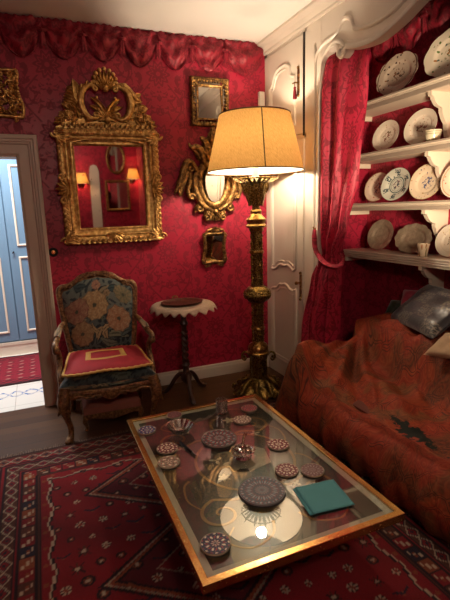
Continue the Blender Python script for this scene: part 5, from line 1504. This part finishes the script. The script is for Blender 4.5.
# teal paper napkins, two folded ones overlapping
teal = plain('teal_paper', (.075, .29, .32), .85, var=.06, scale=14, bump=.15, bscale=240)
def napkin(c, e1, e2, z, label):
    mb = MB(); c = Vector(c); e1, e2 = Vector(e1), Vector(e2)
    for L in range(2):
        def P(u, v, L=L):
            p = c+e1*(u-.5)*(1-.006*L)+e2*(v-.5)*(1-.006*L); return (p.x, p.y, z+.0011*L+.0011+.0012*sin(3*u+2*v)*u*v+.0016*u*v*L)
        mb.grid(P, 14, 14)
    o = mb.build('paper_napkin', teal, None); md = o.modifiers.new('s', 'SOLIDIFY'); md.thickness = .0008; md.offset = 0
    tag(o, label, 'napkin', 'teal napkins'); return o
napkin((1.012, 1.455), (.186, -.012), (-.030, -.182), ZG+.0002, 'lower teal folded paper napkin, its left edge showing beneath the other')
napkin((1.026, 1.448), (.190, -.020), (-.026, -.184), ZG+.0042, 'upper teal folded paper napkin lying on top of the other')

# ------------------------------------------------------------------ Persian rug
RX0, RX1, RY0, RY1 = -.46, 1.70, .05, 3.04
RED = (.165, .006, .011); DK = (.014, .006, .009); NAV = (.012, .010, .022); IV = (.34, .27, .19); OR = (.19, .045, .018); BRN = (.07, .022, .014)
rr_ = random.Random(3)
ROS = []
gx, gy = .105, .098
for i in range(22):
    for j in range(32):
        ROS.append((RX0+(i+.5+(.5 if j % 2 else 0))*gx+rr_.uniform(-.012, .012), RY0+(j+.5)*gy+rr_.uniform(-.012, .012), rr_.choice([0, 0, 1, 1, 2, 3, 3]), rr_.uniform(.016, .026)))
RG = {}
for k, q in enumerate(ROS): RG.setdefault((int((q[0]+5)/.1), int((q[1]+5)/.1)), []).append(q)
def abrash(x, y): return 1+.22*sin(5.1*y+.6*sin(3*x))+.12*sin(17*y+2*sin(5*x))
def motif(x, y, base):
    bx_, by_ = int((x+5)/.1), int((y+5)/.1)
    for i in (-1, 0, 1):
        for j in (-1, 0, 1):
            for (cx, cy_, ty, r) in RG.get((bx_+i, by_+j), ()):
                dx, dy = x-cx, y-cy_; d = math.hypot(dx, dy)/r
                if d > 2.4: continue
                th_ = math.atan2(dy, dx)
                if ty == 0 and d < 1:
                    if d < .3: return OR
                    return IV if (sin(6*th_) > -.2) else RED if d < .6 else DK
                if ty == 1 and d < 1.25:
                    if d < .4: return IV
                    if d < .8: return OR if sin(8*th_) > 0 else BRN
                    return DK
                if ty == 2:
                    if abs(dx) < r*.25 and abs(dy) < r*1.5 or abs(dy) < r*.25 and abs(dx) < r*1.1: return BRN if d > .5 else IV
                    if d < 1.7 and abs(abs(dx)-abs(dy)) < r*.22: return DK
                if ty == 3 and d < 2.2:
                    if abs(dy-.5*abs(dx)) < r*.3 and abs(dx) < r*2: return NAV
                    if abs(dy+.3-.0) < 0: return DK
                    if d < .5: return OR
    return base
def tri(t): return abs((t % 1)-.5)*2
def rug_col(x, y):
    dl, dr_, db, dt = x-RX0, RX1-x, y-RY0, RY1-y
    d = min(dl, dr_, db, dt); s_ = y if d in (dl, dr_) else x; d *= 1.12
    ab = abrash(x, y)
    def c(k): return tuple(v*ab for v in k)
    if d < .012: return DK
    if d < .035: return c(BRN)
    if d < .12:
        q = (d-.035)/.085; z = abs(q-.5)*2-tri(s_/.085)
        if abs(z) < .11: return IV
        if abs(z+.45) < .14: return c(OR)
        return c(RED) if z > 0 else NAV
    if d < .135: return DK
    if d < .150: return c(RED)
    if d < .165: return DK
    if d < .235:
        q = (d-.165)/.07; z = abs(q-.5)*2-tri(s_/.085+.25)
        if abs(z) < .12: return IV
        if abs(z+.5) < .18: return c(RED)
        return NAV if z < 0 else c(BRN)
    if d < .248: return DK
    if d < .258: return c(RED)
    if d < .272: return DK
    if d < .345:
        q = (d-.272)/.073; f = (s_/.075) % 1; k = int(s_/.075) % 5
        base = (c(RED), c(OR), NAV, c(RED), BRN)[k]
        if abs(q-.5+.32*math.copysign(1, sin(2*PI*f))*(abs(sin(2*PI*f)) > .3)) < .09 and .12 < f < .88: return IV
        if abs(q-.5) < .10 and .3 < f < .7: return IV if k % 2 else c(OR)
        if f < .08: return DK
        return base
    if d < .358: return DK
    if d < .366: return c(BRN)
    if d < .376: return DK
    # stepped white line against the field
    zz = .412+.030*math.floor(3*tri(s_/.235)+.5)/3*1.0
    if abs(d-zz) < .005: return IV
    if d < zz: return c(RED) if math.hypot(((s_/.1175) % 1-.5)*.1175, d-.395) > .012 else c(OR)
    if d < zz+.014: return DK
    # field
    dia = 9
    for k in range(4):
        yc = 2.40-.683*k
        v = abs(x-.62)/.49+abs(y-yc)/.345
        if v < dia: dia = v
    base = c(RED)
    if dia < .93: base = DK if dia > .88 else c((.085, .007, .012))
    if dia < .55: base = c(RED)
    if abs(dia-1.0) < .016 or abs(dia-.55) < .014: return (.25, .18, .12)
    if abs(dia-.95) < .022: return c(OR)
    if abs(dia-1.05) < .025: return DK
    return motif(x, y, base)
mb = MB()
nx_, ny_ = 300, 400
mb.grid(lambda u, v: (lerp(RX0, RX1, u)+.004*sin(9*v), lerp(RY0, RY1, v), .010+.0008*sin(60*u)*sin(70*v)), nx_, ny_, colf=lambda u, v: rug_col(lerp(RX0, RX1, u), lerp(RY0, RY1, v)))
o_ = len(mb.v); mb.bb((RX0, RY0, .001), (RX1, RY1, .008))
for i in range(o_, len(mb.v)): mb.col[i] = DK
rug = mb.build('persian_rug', painted('hand_knotted_wool', .95, .5, 420, sheen=.08, spec=.1), None, False)
tag(rug, 'large dark red Persian rug with zigzag borders beneath the coffee table', 'rug')
mb = MB()
for k in range(150):
    x = RX0+(k+.5)*(RX1-RX0)/150
    mb.tube([(x, RY1-.004, .008), (x+rr_.uniform(-.006, .006), RY1+.025, .005), (x+rr_.uniform(-.012, .012), RY1+.05+rr_.uniform(-.01, .01), .003)], [.003, .003, .0015], 4)
fr = mb.build('fringe', plain('wool_fringe', (.20, .12, .08), .95, var=.2), rug); fr['kind'] = 'stuff'

# ------------------------------------------------------------------ the rest of the room, seen in the mirrors
def sconce(x, z, label):
    s_ = thing('wall_sconce', label, 'wall lamp', (x, -1.75, z), group=None)
    MB().lathe([(0, .012), (.05, .010), (.06, 0)], n=24, axis='Y').build('backplate', M['brass'], s_)
    sgn = 1
    mb = MB(); mb.v = []
    mb.tube(smooth_path([(0, .01, 0), (0, .08, -.03), (0, .13, .0), (0, .13, .06)], 5), .008, 8); mb.build('arm', M['brass'], s_)
    mb = MB(); mb.grid(lambda u, v: (lerp(.13, .08, v)*cos(2*PI*u), .13+lerp(.13, .08, v)*sin(2*PI*u)*.8, .04+.19*v), 40, 4); mb.build('lamp_shade', shade_mat(), s_, 80, recalc=False)
    l = bpy.data.lights.new('sconce_bulb', 'POINT'); l.energy = E_SCONCE; l.color = (1, .60, .30); l.shadow_soft_size = .04
    lo = bpy.data.objects.new('sconce_bulb', l); COL.objects.link(lo); lo.location = (x, -1.75+.13, z+.13)
    return s_
E_SCONCE = 7
sconce(.92, 1.78, 'wall sconce with amber shade on the wall behind the photographer, seen in the large mirror')
sconce(1.90, 1.86, 'amber shaded wall sconce nearer the corner, reflected at the right of the large mirror')
def simple_mirror(x, z, w_, h_, oval, label):
    s_ = thing('wall_mirror', label, 'mirror', (x, -1.745, z))
    ol = [(w_*cos(t), h_*sin(t)) for t in [2*PI*k/40 for k in range(40)]] if oval else rect(-w_, -h_, w_, h_)
    g = MB(); g.sweep(ol, [(-.05, 0), (-.05, .02), (-.03, .035), (-.01, .03), (.004, .012), (.004, 0)], lambda a, b_, h: (a, h, b_)); g.build('frame', M['gold_dark'], s_)
    g = MB(); g.prism(ol, .002, .010, lambda a, b_, h: (a, h, b_)); g.build('mirror_glass', M['mirror'], s_, False)
simple_mirror(1.60, 2.28, .14, .24, True, 'oval gilt mirror on the opposite wall, reflected in the large mirror')
simple_mirror(1.60, 1.58, .19, .25, False, 'square gilt mirror on the opposite wall, reflected in the large mirror')
g = MB(); g.prism([(1.08, .0), (1.26, 0), (1.26, 2.05), (1.23, 2.14), (1.17, 2.17), (1.11, 2.14), (1.08, 2.05)], 0, .03, lambda a, b_, h: (a, -1.75+h, b_)); struct('trim_5', g, M['paint'])
# unseen source of the shelf light at right; stand and head are invented
UX, UY, UZ = 1.72, .92, 1.52
up = thing('unseen_spotlight', 'invented black spotlight for an unseen lamp at the right, turned to the alcove shelves', 'lamp', (UX, UY, 0))
MB().lathe([(0, 0), (.13, 0), (.13, .012), (.02, .022), (.010, .04), (.010, UZ-.04)], n=32).build('stand', M['iron'], up)
AIM = Vector((2.66, 2.75, 2.0)); DIR = (AIM-Vector((UX, UY, UZ))).normalized()
g = MB(); g.lathe([(.06, -.16), (.10, -.15), (.155, -.02), (.160, .05), (.155, .05), (.150, -.015), (.095, -.14), (.05, -.15)], n=40); hd = g.build('lamp_head', M['iron'], up, 40)
hd.location = (0, 0, UZ); hd.rotation_euler = DIR.to_track_quat('Z', 'Y').to_euler()

# added fill light: unseen glowing globe behind the photographer brightens the dark lower room
PX, PY, PZ = .35, -.55, 2.42
pl = thing('fill_pendant', 'added fill light, an unseen opal globe under the ceiling behind the photographer', 'lamp', (PX, PY, PZ))
def opal():
    m, t, out = newmat('fill_globe'); e = t.nodes.new('ShaderNodeEmission'); e.inputs[0].default_value = (1, .84, .66, 1); e.inputs[1].default_value = E_FILL; t.links.new(e.outputs[0], out.inputs[0]); return m
E_FILL = 60
MB().ball((0, 0, 0), .14, 28).build('fill_globe', opal(), pl)
MB().lathe([(.06, ZC-PZ-.001), (.06, ZC-PZ-.03), (.012, ZC-PZ-.05), (.006, ZC-PZ-.06), (.006, .16), (.045, .15), (.05, .12)], n=24).build('ceiling_stem', M['brass'], pl)
# ------------------------------------------------------------------ lights
def light(name, kind, loc, energy, color, size=.05, **kw):
    l = bpy.data.lights.new(name, kind); l.energy = energy; l.color = color
    if kind in ('POINT', 'SPOT'): l.shadow_soft_size = size
    o = bpy.data.objects.new(name, l); COL.objects.link(o); o.location = loc
    for k, v in kw.items(): setattr(l, k, v)
    return o
WARM = (1.0, .81, .60)
light('floor_lamp_bulb', 'POINT', (LX, LY, 2.0), 43, WARM, .045)
sp = light('unseen_spot_bulb', 'SPOT', (UX+DIR.x*.03, UY+DIR.y*.03, UZ+DIR.z*.03), 225, (1.0, .76, .53), .13)
sp.data.spot_size = math.radians(45); sp.data.spot_blend = .28; sp.rotation_euler = (-DIR).to_track_quat('Z', 'Y').to_euler()
hl = light('hall_ceiling_light', 'AREA', (-.6, 4.7, ZC-.03), 85, (1.0, .97, .92), size_y=.6); hl.data.shape = 'RECTANGLE'; hl.data.size = 1.0
w = bpy.data.worlds.new('room_air'); SC.world = w; w.use_nodes = True
bg = w.node_tree.nodes.get('Background'); bg.inputs[0].default_value = (.9, .6, .4, 1); bg.inputs[1].default_value = 0.0

# ------------------------------------------------------------------ camera
cam = bpy.data.cameras.new('camera'); co = bpy.data.objects.new('camera', cam); COL.objects.link(co)
yaw, pitch, roll = math.radians(22.3654), math.radians(11.329), math.radians(-1.7826)
fw = Vector((sin(yaw)*cos(pitch), cos(yaw)*cos(pitch), -sin(pitch)))
rt = fw.cross(Vector((0, 0, 1))).normalized(); upv = rt.cross(fw)
r2 = rt*cos(roll)+upv*sin(roll); u2 = -rt*sin(roll)+upv*cos(roll)
mw = Matrix((( r2.x, u2.x, -fw.x, 0), (r2.y, u2.y, -fw.y, 0), (r2.z, u2.z, -fw.z, 1.55), (0, 0, 0, 1)))
co.matrix_world = mw
cam.sensor_fit = 'AUTO'; cam.sensor_width = 36; cam.lens = 451*36/600; cam.clip_start = .05
SC.camera = co
vs_ = SC.view_settings
vs_.view_transform = 'Standard'; vs_.look = 'None'; vs_.gamma = 1.0; vs_.exposure = 0.28; vs_.use_curve_mapping = False
SC.cycles.max_bounces = 10; SC.cycles.diffuse_bounces = 5; SC.cycles.glossy_bounces = 5; SC.cycles.transmission_bounces = 8; SC.cycles.transparent_max_bounces = 12
SC.cycles.caustics_reflective = False; SC.cycles.caustics_refractive = False
SC.cycles.sample_clamp_indirect = 6.0
